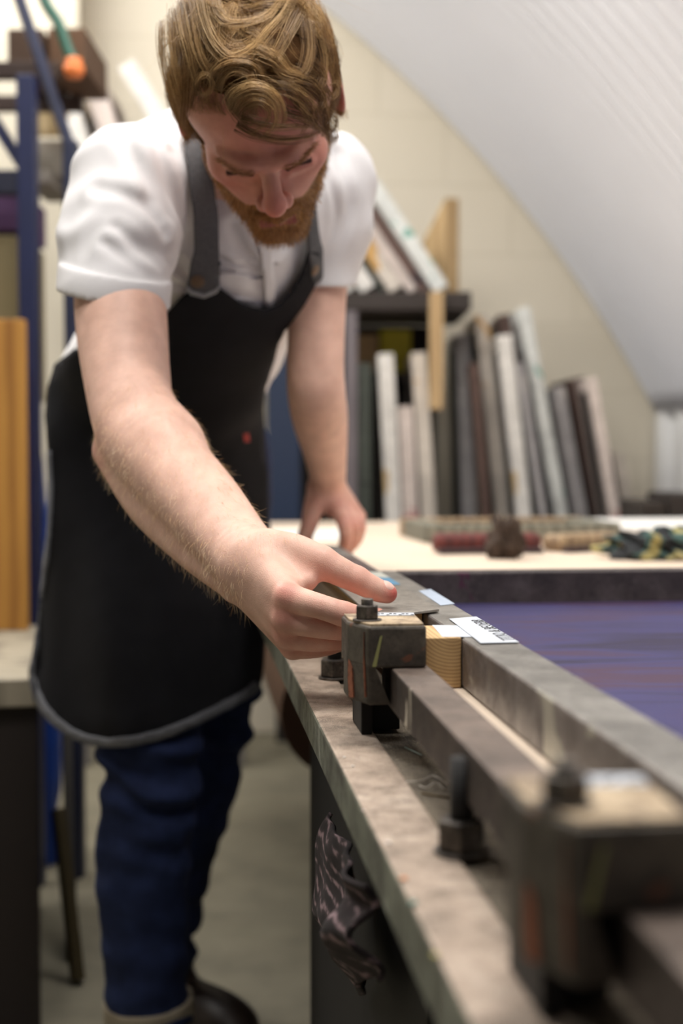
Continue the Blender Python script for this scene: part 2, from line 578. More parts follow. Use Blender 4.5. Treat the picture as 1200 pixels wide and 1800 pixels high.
def fluted():
    s0, s1 = -.6, 4.63
    per = .19; n = int((s1 - s0) / per * 12)
    S = np.linspace(s0, s1, n)
    ph = (S / per) % 1
    off = np.where(ph < .4, 0, np.where(ph < .5, (ph - .4) * 10, np.where(ph < .9, 1, (1 - ph) * 10))) * .03
    V = []; 
    for z in (0, 1.06): V.append(np.stack([1.60 + off, S, np.full(n, z)], -1))
    V = np.concatenate(V); j = np.arange(n - 1)
    F = np.stack([j, j + 1, j + 1 + n, j + n], -1)
    o = np_mesh('wall_right', V, F, M_corr2, None, False)
    o.rotation_euler = (0, 0, TA)
    sm = o.modifiers.new('thickness', 'SOLIDIFY'); sm.thickness = .003
    return o
tag(fluted(), kind='structure')

# ------------------------------------------------------------------ the press table
M_rail = worn_metal('dusty_inky_steel', srgb(164, 145, 130), srgb(94, 82, 73), srgb(204, 187, 172), None, .6, .15, 14, srgb(200, 186, 160))
M_railface = worn_metal('grey_green_painted_steel', srgb(118, 121, 108), srgb(66, 62, 58), srgb(140, 143, 128), srgb(150, 152, 140), .5, .2, 16)
M_dustshade = worn_metal('dust_and_shade_steel', srgb(98, 88, 76), srgb(66, 58, 50), srgb(128, 116, 100), None, .85, 0, 20, srgb(176, 164, 138))
M_bar = worn_metal('oily_brown_steel', srgb(58, 49, 45), srgb(40, 34, 31), srgb(78, 67, 61), srgb(190, 182, 166), .5, .3, 20, None, .67, 0.0, srgb(124, 109, 99))
M_clamp = worn_metal('chipped_cast_steel', srgb(86, 80, 72), srgb(56, 51, 46), srgb(108, 101, 90), srgb(116, 78, 60), .48, .35, 30, None, .62, 3.3)
M_clamptop = worn_metal('tan_paint_crusted_steel', srgb(186, 164, 134), srgb(96, 80, 66), srgb(206, 188, 160), srgb(70, 60, 62), .6, .1, 40, None, .66)
M_nut = worn_metal('blackened_bolt_steel', srgb(96, 90, 84), srgb(44, 40, 38), srgb(140, 132, 124), None, .35, .7, 60)
M_frame = worn_metal('aluminium_screen_frame', srgb(122, 114, 110), srgb(84, 77, 75), srgb(150, 145, 141), srgb(178, 174, 160), .38, .4, 12, None, .575, 1.7, srgb(150, 146, 140))
M_top = simple('cream_board', srgb(224, 205, 184), .55, var=.05, scale=4)
M_plate = worn_metal('brushed_steel_plate', srgb(150, 144, 136), srgb(118, 112, 104), srgb(170, 164, 154), None, .4, .6, 30)
M_tape = simple('white_paper_tape', srgb(190, 195, 203), .7, var=.03, scale=60)
M_ink = simple('black_print', (.012, .012, .014, 1), .7)
M_darksteel = simple('dark_table_steel', srgb(26, 24, 23), .7, .2, var=.3, scale=9)
M_blue_leg = simple('blue_painted_leg', srgb(26, 48, 84), .5, var=.2, scale=12)
M_softwood = wood('pine_batten', srgb(206, 172, 122), srgb(166, 130, 86), 115, (1, .02, 1), .65, True)

table = empty('screen_printing_table', (0, 0, 0), TA, 'long steel screen printing table with dusty edge rail and cream top board', 'table')
def tl(t, d): return TL(t, d)
def s_at(d, t=.17): return TL(t, d)[1]
ZR = H - .230          # rail top
ZT = H - .1907         # table top
tm = lambda t: t / 1.0067
bm = bx(bmesh.new(), tm(.1155), tm(.1565), s_at(.22), s_at(3.45), ZR - .034, ZR, .0025)
rail = obj('edge_rail', bm, M_rail, table)
rail.data.materials.append(M_railface)
for p in rail.data.polygons:
    if p.normal.x < -.5: p.material_index = 1
obj('dusty_shade_strip', box(tm(.1565), tm(.205), s_at(.22), s_at(3.45), ZR - .03, ZR - .003), M_dustshade, table)  # dusty strip coloured dark as the shadow of the clamp bar
obj('top_board', box(tm(.198), 1.46, s_at(.22), s_at(3.44), ZT - .028, ZT, .002), M_top, table)
obj('under_table_shade_panel', box(tm(.168), tm(.186), s_at(.95), s_at(1.80), .12, ZR - .034), M_darksteel, table)  # dark panel added to make the space under the table black
obj('lower_shelf', box(tm(.25), 1.40, s_at(1.8), s_at(3.3), .345, .370), M_darksteel, table)
for (t, d) in ((.19, 1.18), (.62, 3.3), (1.38, 1.0), (1.38, 3.3), (.30, .34), (1.38, .34)):
    obj('leg', box(tm(t), tm(t) + .05, s_at(d) - .025, s_at(d) + .025, 0, ZT - .028, .003), M_blue_leg, table)

# rods with nuts that carry the clamp bar (screwed into the rail)
def rod_stand(d, t, zt, label):
    r = empty('threaded_rod_support', (0, 0, 0), 0, label, 'bolt', 'threaded rods along the edge rail')
    x, y = tl(t, d)
    xy = (x * math.cos(TA) - y * math.sin(TA), x * math.sin(TA) + y * math.cos(TA))
    r.location = (xy[0], xy[1], ZR + .0003); r.rotation_euler = (0, 0, TA + .25)
    bm = cyl(bmesh.new(), (0, 0), .0068, 0, zt - ZR, 20)
    obj('rod', bm, M_darksteel, r)
    bm = cyl(bmesh.new(), (0, 0), .0162, 0, .0022, 28, bevel=.0006)
    obj('washer', bm, M_nut, r)
    bm = cyl(bmesh.new(), (0, 0), .0143, .0022, .0195, 6, bevel=.0016)
    obj('hex_nut', bm, M_nut, r)
rod_stand(.79, .1590, H - .176, 'thick threaded rod with rusty hex nut standing on the dusty rail in the foreground')
rod_stand(1.385, .1535, H - .172, 'threaded rod with dark nut on the rail behind the clamp and under the fingers')

# the clamp bar: solid square bar lying under the clamps
bm = bx(bmesh.new(), tm(.1605), tm(.191), s_at(.33), s_at(1.115), H - .2007, H - .169, .0018)
tag(obj('clamp_bar', bm, M_bar, None, None, (0, 0, TA)), 'long oily brown square steel bar held between the two hinge clamps', 'bar')

unit_ = lambda v: np.asarray(v, float) / np.linalg.norm(v)
def clamp(d, label):
    """C-shaped hinge clamp: upright leg on the left, arm over the bar, stud and nut on top"""
    t0, s0 = tl(.144, d)
    root = empty('hinge_clamp', (0, 0, 0), TA, label, 'clamp', 'steel hinge clamps on the table edge')
    c, s = math.cos(TA), math.sin(TA)
    root.location = (t0 * c - s0 * s, t0 * s + s0 * c, ZR)
    zt = H - .1357 - ZR                     # top face above rail
    za = H - .169 - ZR                      # underside of the arm
    arm = [(-.0012, 0.0), (.0428, 0), (.046, .072), (-.0135, .072), (-.0135, .034)]
    bm = prism(bmesh.new(), arm, za + .0004, zt - .0012, .0022)
    # upright leg with chamfered outer corner and a gusset leaning under the arm
    leg = [(-.0012, .0006), (-.0132, .034), (-.0132, .06), (.010, .06), (.0095, .0006)]
    b2 = bmesh.new()
    prism(b2, leg, .033, za + .004, .0025)
    for v in b2.verts:
        if v.co.x > .002: v.co.x = .0008 + (.014 if v.co.z < .045 else .003) * (1 if v.co.y < .03 else .9)
        if v.co.z < .045 and v.co.y < .03: v.co.y += .002
    tmp = bpy.data.meshes.new('t'); b2.to_mesh(tmp); b2.free(); bm.from_mesh(tmp); bpy.data.meshes.remove(tmp)
    obj('body', bm, M_clamp, root)
    top = [(.0005, .0022), (.0408, .0022), (.0438, .0698), (-.0115, .0698), (-.0115, .0345)]
    obj('top_face', prism(bmesh.new(), top, zt - .0014, zt + .0004), M_clamptop, root)
    # paint streak on the front of the arm, rust on the chamfer of the leg
    M_stk = simple('olive_paint', srgb(150, 150, 96), .5); M_rst = worn_metal('rust_red_paint', srgb(146, 86, 60), srgb(96, 58, 44), srgb(166, 104, 76), None, .6, .1, 60)
    q = [(.0074, zt - .009), (.0092, zt - .008), (.0046, zt - .0315), (.0016, zt - .0315)]
    bs = bmesh.new(); f_ = [bs.verts.new((x, -.0006, z)) for x, z in q]; bs.faces.new(f_)
    g_ = [bs.verts.new((x, .0004, z)) for x, z in q]; bs.faces.new(g_[::-1])
    for i in range(4): bs.faces.new((f_[i], f_[(i + 1) % 4], g_[(i + 1) % 4], g_[i]))
    obj('paint_streak', bs, M_stk, root)
    n_ = unit_((-.034, -.0123, 0)); e_ = unit_((-.0123, .034, 0)); o_ = np.array([-.0012, 0, 0])
    for (u0, u1, z0_, z1_) in ((.024, .0335, .036, zt - .030), (.0045, .0075, .040, zt - .006)):
        bs = bmesh.new()
        prof = [(u0, z0_), (u1 - .002, z0_ - .001), (u1, (z0_ + z1_) / 2), (u1 - .001, z1_), (u0 + .003, z1_ - .006), (u0 + .001, (z0_ + z1_) / 2 - .004)]
        f_ = [bs.verts.new(tuple(o_ + e_ * u + n_ * .0007 + np.array([0, 0, z]))) for u, z in prof]
        g_ = [bs.verts.new(tuple(o_ + e_ * u - n_ * .0008 + np.array([0, 0, z]))) for u, z in prof]
        bs.faces.new(f_); bs.faces.new(g_[::-1])
        for i in range(6): bs.faces.new((f_[i], f_[(i + 1) % 6], g_[(i + 1) % 6], g_[i]))
        obj('rust_patch', bs, M_rst, root)
    b3 = bx(bmesh.new(), .0005, .0095, .055, .112, .0003, za + .012, .001)
    bx(b3, .0085, .034, .072, .112, .0003, .0285, .001)
    obj('foot', b3, M_darksteel, root)
    st = (.0012, .026)
    obj('washer', cyl(bmesh.new(), st, .0112, zt, zt + .0016, 28, bevel=.0004), M_nut, root)
    b4 = cyl(bmesh.new(), (0, 0), .0094, zt + .0016, zt + .0122, 6, bevel=.0011)
    xform(b4, Matrix.Translation((st[0], st[1], 0)) @ Matrix.Rotation(.35, 4, 'Z'))
    obj('hex_nut', b4, M_nut, root)
    obj('stud', cyl(bmesh.new(), st, .0047, zt - .002, zt + .0172, 20, bevel=.0008), M_nut, root)
    return root
clamp(1.06, 'chipped steel hinge clamp beside the fingertips with a small bolt on top')
clamp(.503, 'large blurred steel hinge clamp in the near right corner')

# ------------------------------------------------------------------ the printing screen lying on the table
def screen_mesh_mat():
    m, nt, b = new_mat('violet_screen_mesh')
    tc = N(nt, 'ShaderNodeTexCoord')
    n1 = N(nt, 'ShaderNodeTexNoise', Scale=4.5, Detail=4.0, Distortion=.6)
    n2 = N(nt, 'ShaderNodeTexNoise', Scale=2.2, Detail=2.0)
    mp = N(nt, 'ShaderNodeMapping'); mp.inputs['Scale'].default_value = (.7, 2.4, 1); mp.inputs['Location'].default_value = (.4, .15, 0)
    for n in (n1, n2): nt.links.new(tc.outputs['Object'], mp.inputs[0]); nt.links.new(mp.outputs[0], n.inputs['Vector'])
    c = ramp(nt, n1.outputs[0], [(.34, srgb(48, 41, 70)), (.48, srgb(60, 56, 102)), (.62, srgb(74, 51, 74)), (.75, srgb(58, 62, 116))]).outputs[0]
    # printed contour lines
    wv = N(nt, 'ShaderNodeTexWave', wave_type='BANDS', bands_direction='Y', Scale=42.0, Distortion=9.0, Detail=1.0)
    wv.inputs['Detail Scale'].default_value = .35
    nt.links.new(tc.outputs['Object'], wv.inputs['Vector'])
    msk = ramp(nt, n2.outputs[0], [(.46, (0, 0, 0, 1)), (.54, (1, 1, 1, 1))]).outputs[0]
    wf = ramp(nt, wv.outputs[0], [(.35, (0, 0, 0, 1)), (.6, (.38, .38, .38, 1))]).outputs[0]
    mul = nt.nodes.new('ShaderNodeMath'); mul.operation = 'MULTIPLY'
    nt.links.new(msk, mul.inputs[0]); nt.links.new(wf, mul.inputs[1])
    c = mix(nt, mul.outputs[0], c, srgb(34, 30, 54))
    nt.links.new(c, b.inputs['Base Color'])
    b.inputs['Roughness'].default_value = .55
    b.inputs['Specular IOR Level'].default_value = .3
    return m
M_mesh = screen_mesh_mat()
scr = empty('printing_screen', (0, 0, ZT), TA, 'large metal printing screen with violet stencil mesh lying on the cream table', 'screen')
x0 = tm(.2215); x1 = x0 + .039; yn = s_at(.42); yf0 = s_at(1.66, .3); xr = 1.28
zb, zt_ = .0005, .0395
obj('frame_bar', box(x0, x1, yn, yf0 + .04, zb, zt_, .0028, 3), M_frame, scr)
M_frame_d = worn_metal('ink_stained_screen_frame', srgb(70, 62, 62), srgb(44, 38, 40), srgb(96, 88, 88), srgb(78, 40, 60), .5, .25, 14, None, .62, 5.1)
obj('frame_bar', box(x1 - .0005, xr, yf0, yf0 + .04, zb, zt_, .0016), M_frame_d, scr)
obj('frame_bar', box(xr, xr + .039, yn, yf0 + .04, zb, zt_, .0016), M_frame, scr)
obj('frame_bar', box(x1 - .0005, xr, yn, yn + .039, zb, zt_, .0016), M_frame, scr)
obj('mesh', box(x1 - .003, xr + .003, yn + .036, yf0 + .004, .0012, .003), M_mesh, scr)

# battens wedged between clamp and screen
def batten(d0, d1, t0, t1, label):
    a = s_at(d0, .2)
    o = obj('wood_batten', box(0, tm(t1 - t0), 0, s_at(d1, .2) - a, 0, .0395, .0008), M_softwood, None)
    x = tm(t0); o.location = (x * math.cos(TA) - a * math.sin(TA), x * math.sin(TA) + a * math.cos(TA), ZT + .0004); o.rotation_euler = (0, 0, TA)
    return tag(o, label, 'batten', 'pine battens beside the screen')
batten(1.10, 1.175, .1925, .2208, 'short pine batten with growth rings wedged between clamp and screen')
batten(1.275, 2.02, .2052, .2206, 'longer pine batten lying under the steel plate')

# flat steel plate under the thumb
plate = empty('steel_plate', (0, 0, 0), 0, 'flat grey steel plate with blue stripe held under the thumb', 'plate')
ZP = H - .1475
def plate_pts(l): return [np.array([t - .1156 * d, d]) for t, d in l]
pp = plate_pts([(.1665, 1.205), (.2335, 1.265), (.2335, 2.06), (.1665, 2.06)])
bm = prism(bmesh.new(), [tuple(p) for p in pp], ZP - .0022, ZP, .0004)
obj('sheet', bm, M_plate, plate)
def on_plate(name, d0, d1, mat, dz, t0=.1668, t1=.2332, parent=plate):
    q = plate_pts([(t0, d0), (t1, d0), (t1, d1), (t0, d1)])
    return obj(name, prism(bmesh.new(), [tuple(p) for p in q], ZP + .0001, ZP + dz), mat, parent)
on_plate('blue_stripe', 1.485, 1.56, simple('blue_tape', srgb(92, 150, 186), .5), .0004)
on_plate('white_stripe', 1.562, 1.63, simple('chalky_tape', srgb(204, 206, 196), .6), .0004)
on_plate('ink_stain', 1.64, 1.84, worn_metal('inky_plate', srgb(104, 92, 92), srgb(70, 62, 62), srgb(130, 112, 112), None, .5, .3, 24), .0003)
on_plate('bare_end', 1.85, 2.055, worn_metal('scuffed_plate', srgb(158, 160, 156), srgb(110, 110, 106), srgb(190, 192, 188), None, .45, .3, 20), .0003)

# paper tapes and printed labels
ZF = ZT + .0395
def strip(name, l, z, mat, label, cat, group=None, dz=.0004):
    q = [tuple(p) for p in plate_pts(l)]
    return tag(obj(name, prism(bmesh.new(), q, z, z + dz), mat), label, cat, group)
pz = lambda px, py, h=.1512: ((px - 311) * h / (py - 780), 2500 * h / (py - 780))
strip('paper_tape', [pz(778, 1122), pz(832, 1122), pz(872, 1117), pz(850, 1102), pz(760, 1101)], ZF + .0002, M_tape,
      'white paper tape bridging the short batten and the screen frame', 'tape')
lab = empty('printed_label', (0, 0, 0), 0, 'white printed label stuck along the inner edge of the screen frame', 'label')
q = [tuple(p) for p in plate_pts([pz(846, 1134.5), pz(914, 1133), pz(838, 1087), pz(790, 1091)])]
obj('paper', prism(bmesh.new(), q, ZF + .0008, ZF + .0012), M_tape, lab)
strip('paper_tape', [pz(800, 1063), pz(775, 1066), pz(736, 1040), pz(757, 1037)], ZF + .0002, simple('blue_white_tape', srgb(176, 188, 204), .7, var=.06, scale=50),
      'bluish white tape on the screen frame beyond the plate corner', 'tape')

def text(s, size, loc, rot, mat, parent, name='lettering'):
    c = bpy.data.curves.new(name, 'FONT'); c.body = s; c.size = size; c.extrude = .00015; c.resolution_u = 2
    c.align_x = 'LEFT'
    t = bpy.data.objects.new(name, c); COL.objects.link(t)
    dg = bpy.context.evaluated_depsgraph_get()
    me = bpy.data.meshes.new_from_object(t.evaluated_get(dg))
    bpy.data.objects.remove(t); bpy.data.curves.remove(c)
    return link(name, me, mat, parent, loc, rot)
a = plate_pts([pz(908, 1130)])[0]; b_ = plate_pts([pz(842, 1090)])[0]
ang = math.atan2(*(b_ - a)[::-1])
t_ = text(LABEL_TEXT, .0145, (a[0] + .0000, a[1] + .000, ZF + .00125), (0, 0, ang), M_ink, lab)
t_.scale = (1.22, 1, 1)

# ink-marked paper scrap on top of each clamp
def scrap(d, label):
    z = H - .1357 + .0006
    l = [(.156, d + .052), (.186, d + .0545), (.1885, d + .0705), (.155, d + .0705)]
    r = empty('paper_scrap', (0, 0, 0), 0, label, 'paper', 'paper scraps on the clamps')
    q = [tuple(p) for p in plate_pts(l)]
    obj('paper', prism(bmesh.new(), q, z, z + .0004), M_tape, r)
    bm = bmesh.new()
    rr = random.Random(int(d * 100))
    for k in range(9):
        t = .159 + .026 * k / 8; dd = d + .056 + rr.random() * .008
        x, y = plate_pts([(t, dd)])[0]
        bx(bm, x - .0011, x + .0011, y - .002, y + .002, z + .0004, z + .0006)
    obj('ink_marks', bm, M_ink, r)
scrap(1.06, 'ink marked paper scrap at the back of the far clamp top beside the plate')
scrap(.503, 'white paper scrap on top of the near blurred clamp')

# debris on the rail
M_thread = simple('pale_thread', srgb(214, 206, 196), .8)
M_glass = simple('pale_glass', srgb(196, 214, 208), .15)
def rpt(px, py, h=.2325): 
    d = 2500 * h / (py - 780)
    return np.array([(px - 600) / 2500 * d, d, H - h + .0006])
bm = tube(bmesh.new(), [rpt(712, 1319), rpt(742, 1333)], .0006, 8)
tag(obj('glass_sliver', bm, M_glass), 'thin pale glass sliver lying in the dusty strip beside the bar', 'debris')
for k, ln in enumerate([[(690, 1384), (715, 1385), (735, 1388), (750, 1376), (762, 1374), (775, 1384), (790, 1388)],
                        [(738, 1388), (752, 1396), (768, 1390), (782, 1395)]]):
    bm = tube(bmesh.new(), smooth_line([rpt(*p) + np.array([0, 0, .0015 * (i % 3)]) for i, p in enumerate(ln)], 5), .00045, 6)
    tag(obj('loose_thread', bm, M_thread), ['long pale thread trailing over the rail edge towards the rod', 'shorter curled pale thread by the rod beside the bar'][k], 'thread')
bm = tube(bmesh.new(), [rpt(742, 1402), rpt(790, 1410)], .0007, 8)
tag(obj('bent_wire', bm, simple('brass_wire', srgb(110, 92, 60), .5, .4)), 'short brown wire lying behind the threaded rod', 'wire')
rr = random.Random(5)
specks = [((605, 1337), .0011, (225, 220, 214)), ((640, 1433), .0012, (226, 206, 196)), ((683, 1491), .0018, (222, 214, 208)),
          ((711, 1556), .0022, (214, 140, 92)), ((728, 1600), .0022, (110, 150, 140)), ((767, 1695), .002, (170, 160, 90)), ((620, 1353), .0013, (214, 206, 196))]
names = ['white', 'pinkish', 'large white', 'orange', 'green', 'yellow', 'pale']
for ((px, py), r, c), nm in zip(specks, names):
    p = rpt(px, py, .2299)
    bm = bmesh.new(); bmesh.ops.create_icosphere(bm, subdivisions=2, radius=r)
    for v in bm.verts: v.co.z *= .5
    tag(obj('paint_fleck', bm, simple(nm.replace(' ', '_') + '_fleck', srgb(*c), .7), None, tuple(p)), nm + ' dried paint fleck on the dusty edge rail', 'fleck')

# ------------------------------------------------------------------ things under the table
def hanging_rag():
    nu, nv = 60, 70
    U = np.linspace(0, 1, nu); Vv = np.linspace(0, 1, nv)
    A = np.array([.158 - .1156 * 1.26, 1.26, 0]); B = np.array([.150 - .1156 * .93, .93, 0])
    ZL = .485
    pts = np.zeros((nv, nu, 3))
    for i, v in enumerate(Vv):
        for j, u in enumerate(U):
            p = A + (B - A) * u
            z0 = .618 + .04 * u
            droop = ZL + .085 * u + .022 * (1 - math.sin(PI * min(1, .15 + u * .8))) + .008 * math.sin(u * 9)
            p[2] = z0 + (droop - z0) * v
            fold = .007 * math.sin(u * 9 + v * 1.5) + .0035 * math.sin(u * 23 + 3 * v) + .008 * math.sin(v * 10 + u * 2.5)
            p[0] -= .020 + fold * (.35 + .65 * u) + .012 * math.sin(PI * v) - .010 * (v > .75) * (v - .75) * 4 * (1 - u)
            p[1] += .008 * math.sin(v * 9) * (1 - u) 
            pts[i, j] = p
    i = np.arange(nv - 1)[:, None] * nu; j = np.arange(nu - 1)[None]
    F = np.stack([i + j, i + j + 1, i + nu + j + 1, i + nu + j], -1).reshape(-1, 4)
    m, nt, b = new_mat('striped_rag')
    tc = N(nt, 'ShaderNodeTexCoord')
    wv = N(nt, 'ShaderNodeTexWave', wave_type='BANDS', bands_direction='Z', Scale=22.0, Distortion=7.0, Detail=4.0)
    nz = N(nt, 'ShaderNodeTexNoise', Scale=55.0, Detail=4.0)
    nt.links.new(tc.outputs['Object'], wv.inputs['Vector']); nt.links.new(tc.outputs['Object'], nz.inputs['Vector'])
    c = ramp(nt, wv.outputs[0], [(.3, srgb(32, 25, 26)), (.7, srgb(62, 50, 52)), (.98, srgb(140, 118, 122))]).outputs[0]
    c = mix(nt, ramp(nt, nz.outputs[0], [(.44, (0, 0, 0, 1)), (.58, (1, 1, 1, 1))]).outputs[0], c, srgb(44, 34, 36))
    nt.links.new(c, b.inputs['Base Color']); b.inputs['Roughness'].default_value = .95
    o = np_mesh('hanging_rag', pts.reshape(-1, 3), F, m)
    sd = o.modifiers.new('thickness', 'SOLIDIFY'); sd.thickness = .004
    tag(o, 'dark striped rag with pinkish blotches bunched under the table rail', 'cloth')
hanging_rag()

rc = P(610, 1215, 2.45)
roll = empty('brown_paper_roll', (rc[0], rc[1], .371), TA, 'thick dark brown paper roll on the shelf under the table', 'roll')
bm = bmesh.new()
cyl(bm, (0, 0), .115, 0, .55, 48, bevel=.003)
xform(bm, Matrix.Translation((0, 0, .1165)) @ Matrix.Rotation(-PI / 2, 4, 'X'))
obj('paper', bm, simple('brown_kraft_paper', srgb(94, 62, 40), .6, var=.15, scale=8), roll)
bm = bmesh.new(); cyl(bm, (0, 0), .03, -.006, 0, 32, bevel=.001)
xform(bm, Matrix.Translation((0, 0, .1165)) @ Matrix.Rotation(-PI / 2, 4, 'X'))
obj('core_end', bm, simple('roll_core', srgb(150, 112, 70), .7), roll)
# ------------------------------------------------------------------ things lying on the far table top
def tt(px, py, h=.1907):
    d = 2500 * h / (py - 780)
    p = plate_pts([((px - 311) * h / (py - 780), d)])[0]
    return np.array([p[0], p[1], ZT])
M_wgrey = wood('grey_green_wood', srgb(132, 130, 116), srgb(88, 86, 76), 12)
M_wred = wood('red_stained_wood', srgb(112, 50, 44), srgb(76, 34, 32), 14)
M_wtan = wood('tan_handle_wood', srgb(176, 150, 116), srgb(112, 88, 66), 14)
M_rubber = simple('dark_squeegee_rubber', srgb(54, 36, 38), .5)
def squeegee(a, b, hgt, w, mh, label, blade_front=True):
    """long wooden squeegee lying on its side: rounded handle with a blade along one edge"""
    a, b = tt(*a), tt(*b)
    L = float(np.linalg.norm(b - a)); ang = math.atan2(b[1] - a[1], b[0] - a[0])
    r = empty('squeegee', tuple(a), ang, label, 'squeegee', 'squeegees on the far table top')
    obj('handle', box(0, L, 0, w, .0006, hgt, min(hgt, w) * .35, 3), mh, r)
    obj('blade', box(.004, L - .004, -.022, .002, .001, .010, .002), M_rubber, r)
    return r
squeegee((765, 974), (955, 972), .034, .045, M_wred, 'red wooden squeegee lying behind the dark crumpled lump')
squeegee((985, 972), (1098, 966), .030, .055, M_wtan, 'tan handled squeegee lying beside the camouflage rag')
# narrow screen lying flat at the far side
fr = tt(748, 956); fr2 = tt(1092, 952)
L = float(np.linalg.norm(fr2 - fr)); ang = math.atan2(fr2[1] - fr[1], fr2[0] - fr[0])
r = empty('small_screen', tuple(fr), ang, 'grey green wooden screen lying flat at the far side of the table', 'screen')
obj('frame_bar', box(0, L, 0, .045, .001, .036, .002), M_wgrey, r)
obj('frame_bar', box(0, L, .205, .25, .001, .036, .002), M_wtan, r)
obj('frame_bar', box(0, .045, .0455, .2045, .001, .036, .002), M_wgrey, r)
obj('frame_bar', box(L - .045, L, .0455, .2045, .001, .036, .002), M_wgrey, r)
obj('mesh', box(.04, L - .04, .04, .21, .002, .004), simple('olive_mesh', srgb(104, 96, 84), .6), r)

def lump(name, c, rad, mat, label, cat, seed, amp=.35, flat=1.0, freq=18):
    bm = bmesh.new(); bmesh.ops.create_icosphere(bm, subdivisions=5, radius=1)
    for v in bm.verts:
        n = v.co.normalized()
        k = 1 + amp * mnoise.fractal(n * 1.6 + Vector((seed, 0, 0)), 1.0, 2.0, 4) + .12 * math.sin(n.x * freq + n.z * 9 + seed)
        v.co = Vector((n.x * rad[0], n.y * rad[1], n.z * rad[2])) * k
        if v.co.z < -rad[2] * .55: v.co.z = -rad[2] * .55
    for v in bm.verts: v.co.z += rad[2] * .55 + .0008
    return tag(obj(name, bm, mat, None, tuple(c), smooth=True), label, cat)
c = tt(892, 985); c[1] += .03
lump('inky_rag', c, (.027, .026, .046), simple('ink_soaked_cloth', srgb(64, 50, 40), .9, var=.5, scale=40), 'dark brown ink soaked rag crumpled into a lump on the table', 'cloth', 2.0)
def camo():
    m, nt, b = new_mat('camouflage_cloth')
    tc = N(nt, 'ShaderNodeTexCoord'); nz = N(nt, 'ShaderNodeTexNoise', Scale=14.0, Detail=2.0, Distortion=.8)
    nt.links.new(tc.outputs['Object'], nz.inputs['Vector'])
    r = ramp(nt, nz.outputs[0], [(.38, srgb(38, 40, 42)), (.46, srgb(66, 92, 88)), (.52, srgb(164, 154, 102)), (.62, srgb(176, 166, 124))])
    r.color_ramp.interpolation = 'CONSTANT'
    nt.links.new(r.outputs[0], b.inputs['Base Color']); b.inputs['Roughness'].default_value = .9
    return m
c = tt(1182, 986); c[1] += .05
lump('camouflage_rag', c, (.085, .06, .030), camo(), 'crumpled green and yellow camouflage rag at the right of the table', 'cloth', 7.0, .45)
c = tt(1160, 946)
tag(obj('white_paper_stack', box(-.11, .4, 0, .35, .0006, .022, .002), simple('white_paper', srgb(240, 238, 234), .7), None, tuple(c), (0, 0, TA)), 'stack of white paper at the far right of the table', 'paper')
c = tt(500, 950)
tag(obj('white_paper_sheet', box(-.02, .16, 0, .30, .0006, .003), simple('white_card', srgb(236, 236, 230), .7), None, tuple(c), (0, 0, TA)), 'white card sheet at the far left corner behind the resting hand', 'paper')

# ------------------------------------------------------------------ screens leaning at the end wall
def frame_tone(name, base, blot, seed, sc=9):
    return worn_metal(name, base, tuple(c * .72 for c in base[:3]) + (1,), tuple(min(1, c * 1.15) for c in base[:3]) + (1,), blot, .55, .1, sc, None, .64, seed)
def leaning_screen(bpx, tpx, thick, d, L, mframe, mmesh, label, zb=0.0, yaw=0.0, group='screens leaning against the end wall', prof=.038):
    """a screen stood on edge: bpx = where its centre line crosses y=915 (or its foot), tpx = top of the near edge"""
    a = P(bpx[0], bpx[1], d); b = P(tpx[0], tpx[1], d)
    th = thick * .80 / 2500 * d
    k = (b[0] - a[0]) / (b[2] - a[2])              # sideways per metre of height
    lean = math.atan(k)
    x_f = a[0] - k * (a[2] - zb)
    Hh = (b[2] - zb) / math.cos(lean)
    root = empty('silkscreen_frame', (x_f, a[1], zb), 0, label, 'screen', group)
    root.rotation_euler = (0, lean, yaw)
    lift = abs(math.sin(lean)) * th / 2 + .001
    root.location.z += lift
    h = th / 2
    bm = bmesh.new()
    bx(bm, -h, h, 0, prof, 0, Hh, .002); bx(bm, -h, h, L - prof, L, 0, Hh, .002)
    bx(bm, -h, h, prof, L - prof, 0, prof, .002); bx(bm, -h, h, prof, L - prof, Hh - prof, Hh, .002)
    obj('frame', bm, mframe, root)
    obj('mesh', box(-h * .9, -h * .9 + .002, prof * .6, L - prof * .6, prof * .6, Hh - prof * .6), mmesh, root)
    return root
G = srgb
F_white = frame_tone('white_frame', G(222, 218, 212), G(196, 168, 120), 1.1)
F_grey = frame_tone('grey_frame', G(164, 160, 160), G(196, 190, 186), 2.2)
F_pink = frame_tone('pinkish_frame', G(212, 198, 190), G(186, 140, 136), 3.3)
F_teal = frame_tone('white_teal_frame', G(214, 216, 212), G(120, 168, 156), 4.4)
F_tan = frame_tone('taped_frame', G(208, 198, 186), G(190, 150, 90), 5.5)
F_brown = frame_tone('brown_frame', G(96, 74, 66), G(60, 44, 46), 6.6)
F_dark = frame_tone('dark_green_frame', G(70, 76, 68), G(46, 48, 46), 7.7)
S_dark = simple('dark_ink_mesh', G(34, 28, 30), .6, var=.3, scale=6)
S_plum = simple('plum_mesh', G(64, 40, 44), .5, var=.3, scale=6)
S_green = simple('green_black_mesh', G(40, 50, 44), .6, var=.3, scale=6)
S_grey = simple('grey_mesh', G(120, 116, 114), .6, var=.2, scale=6)
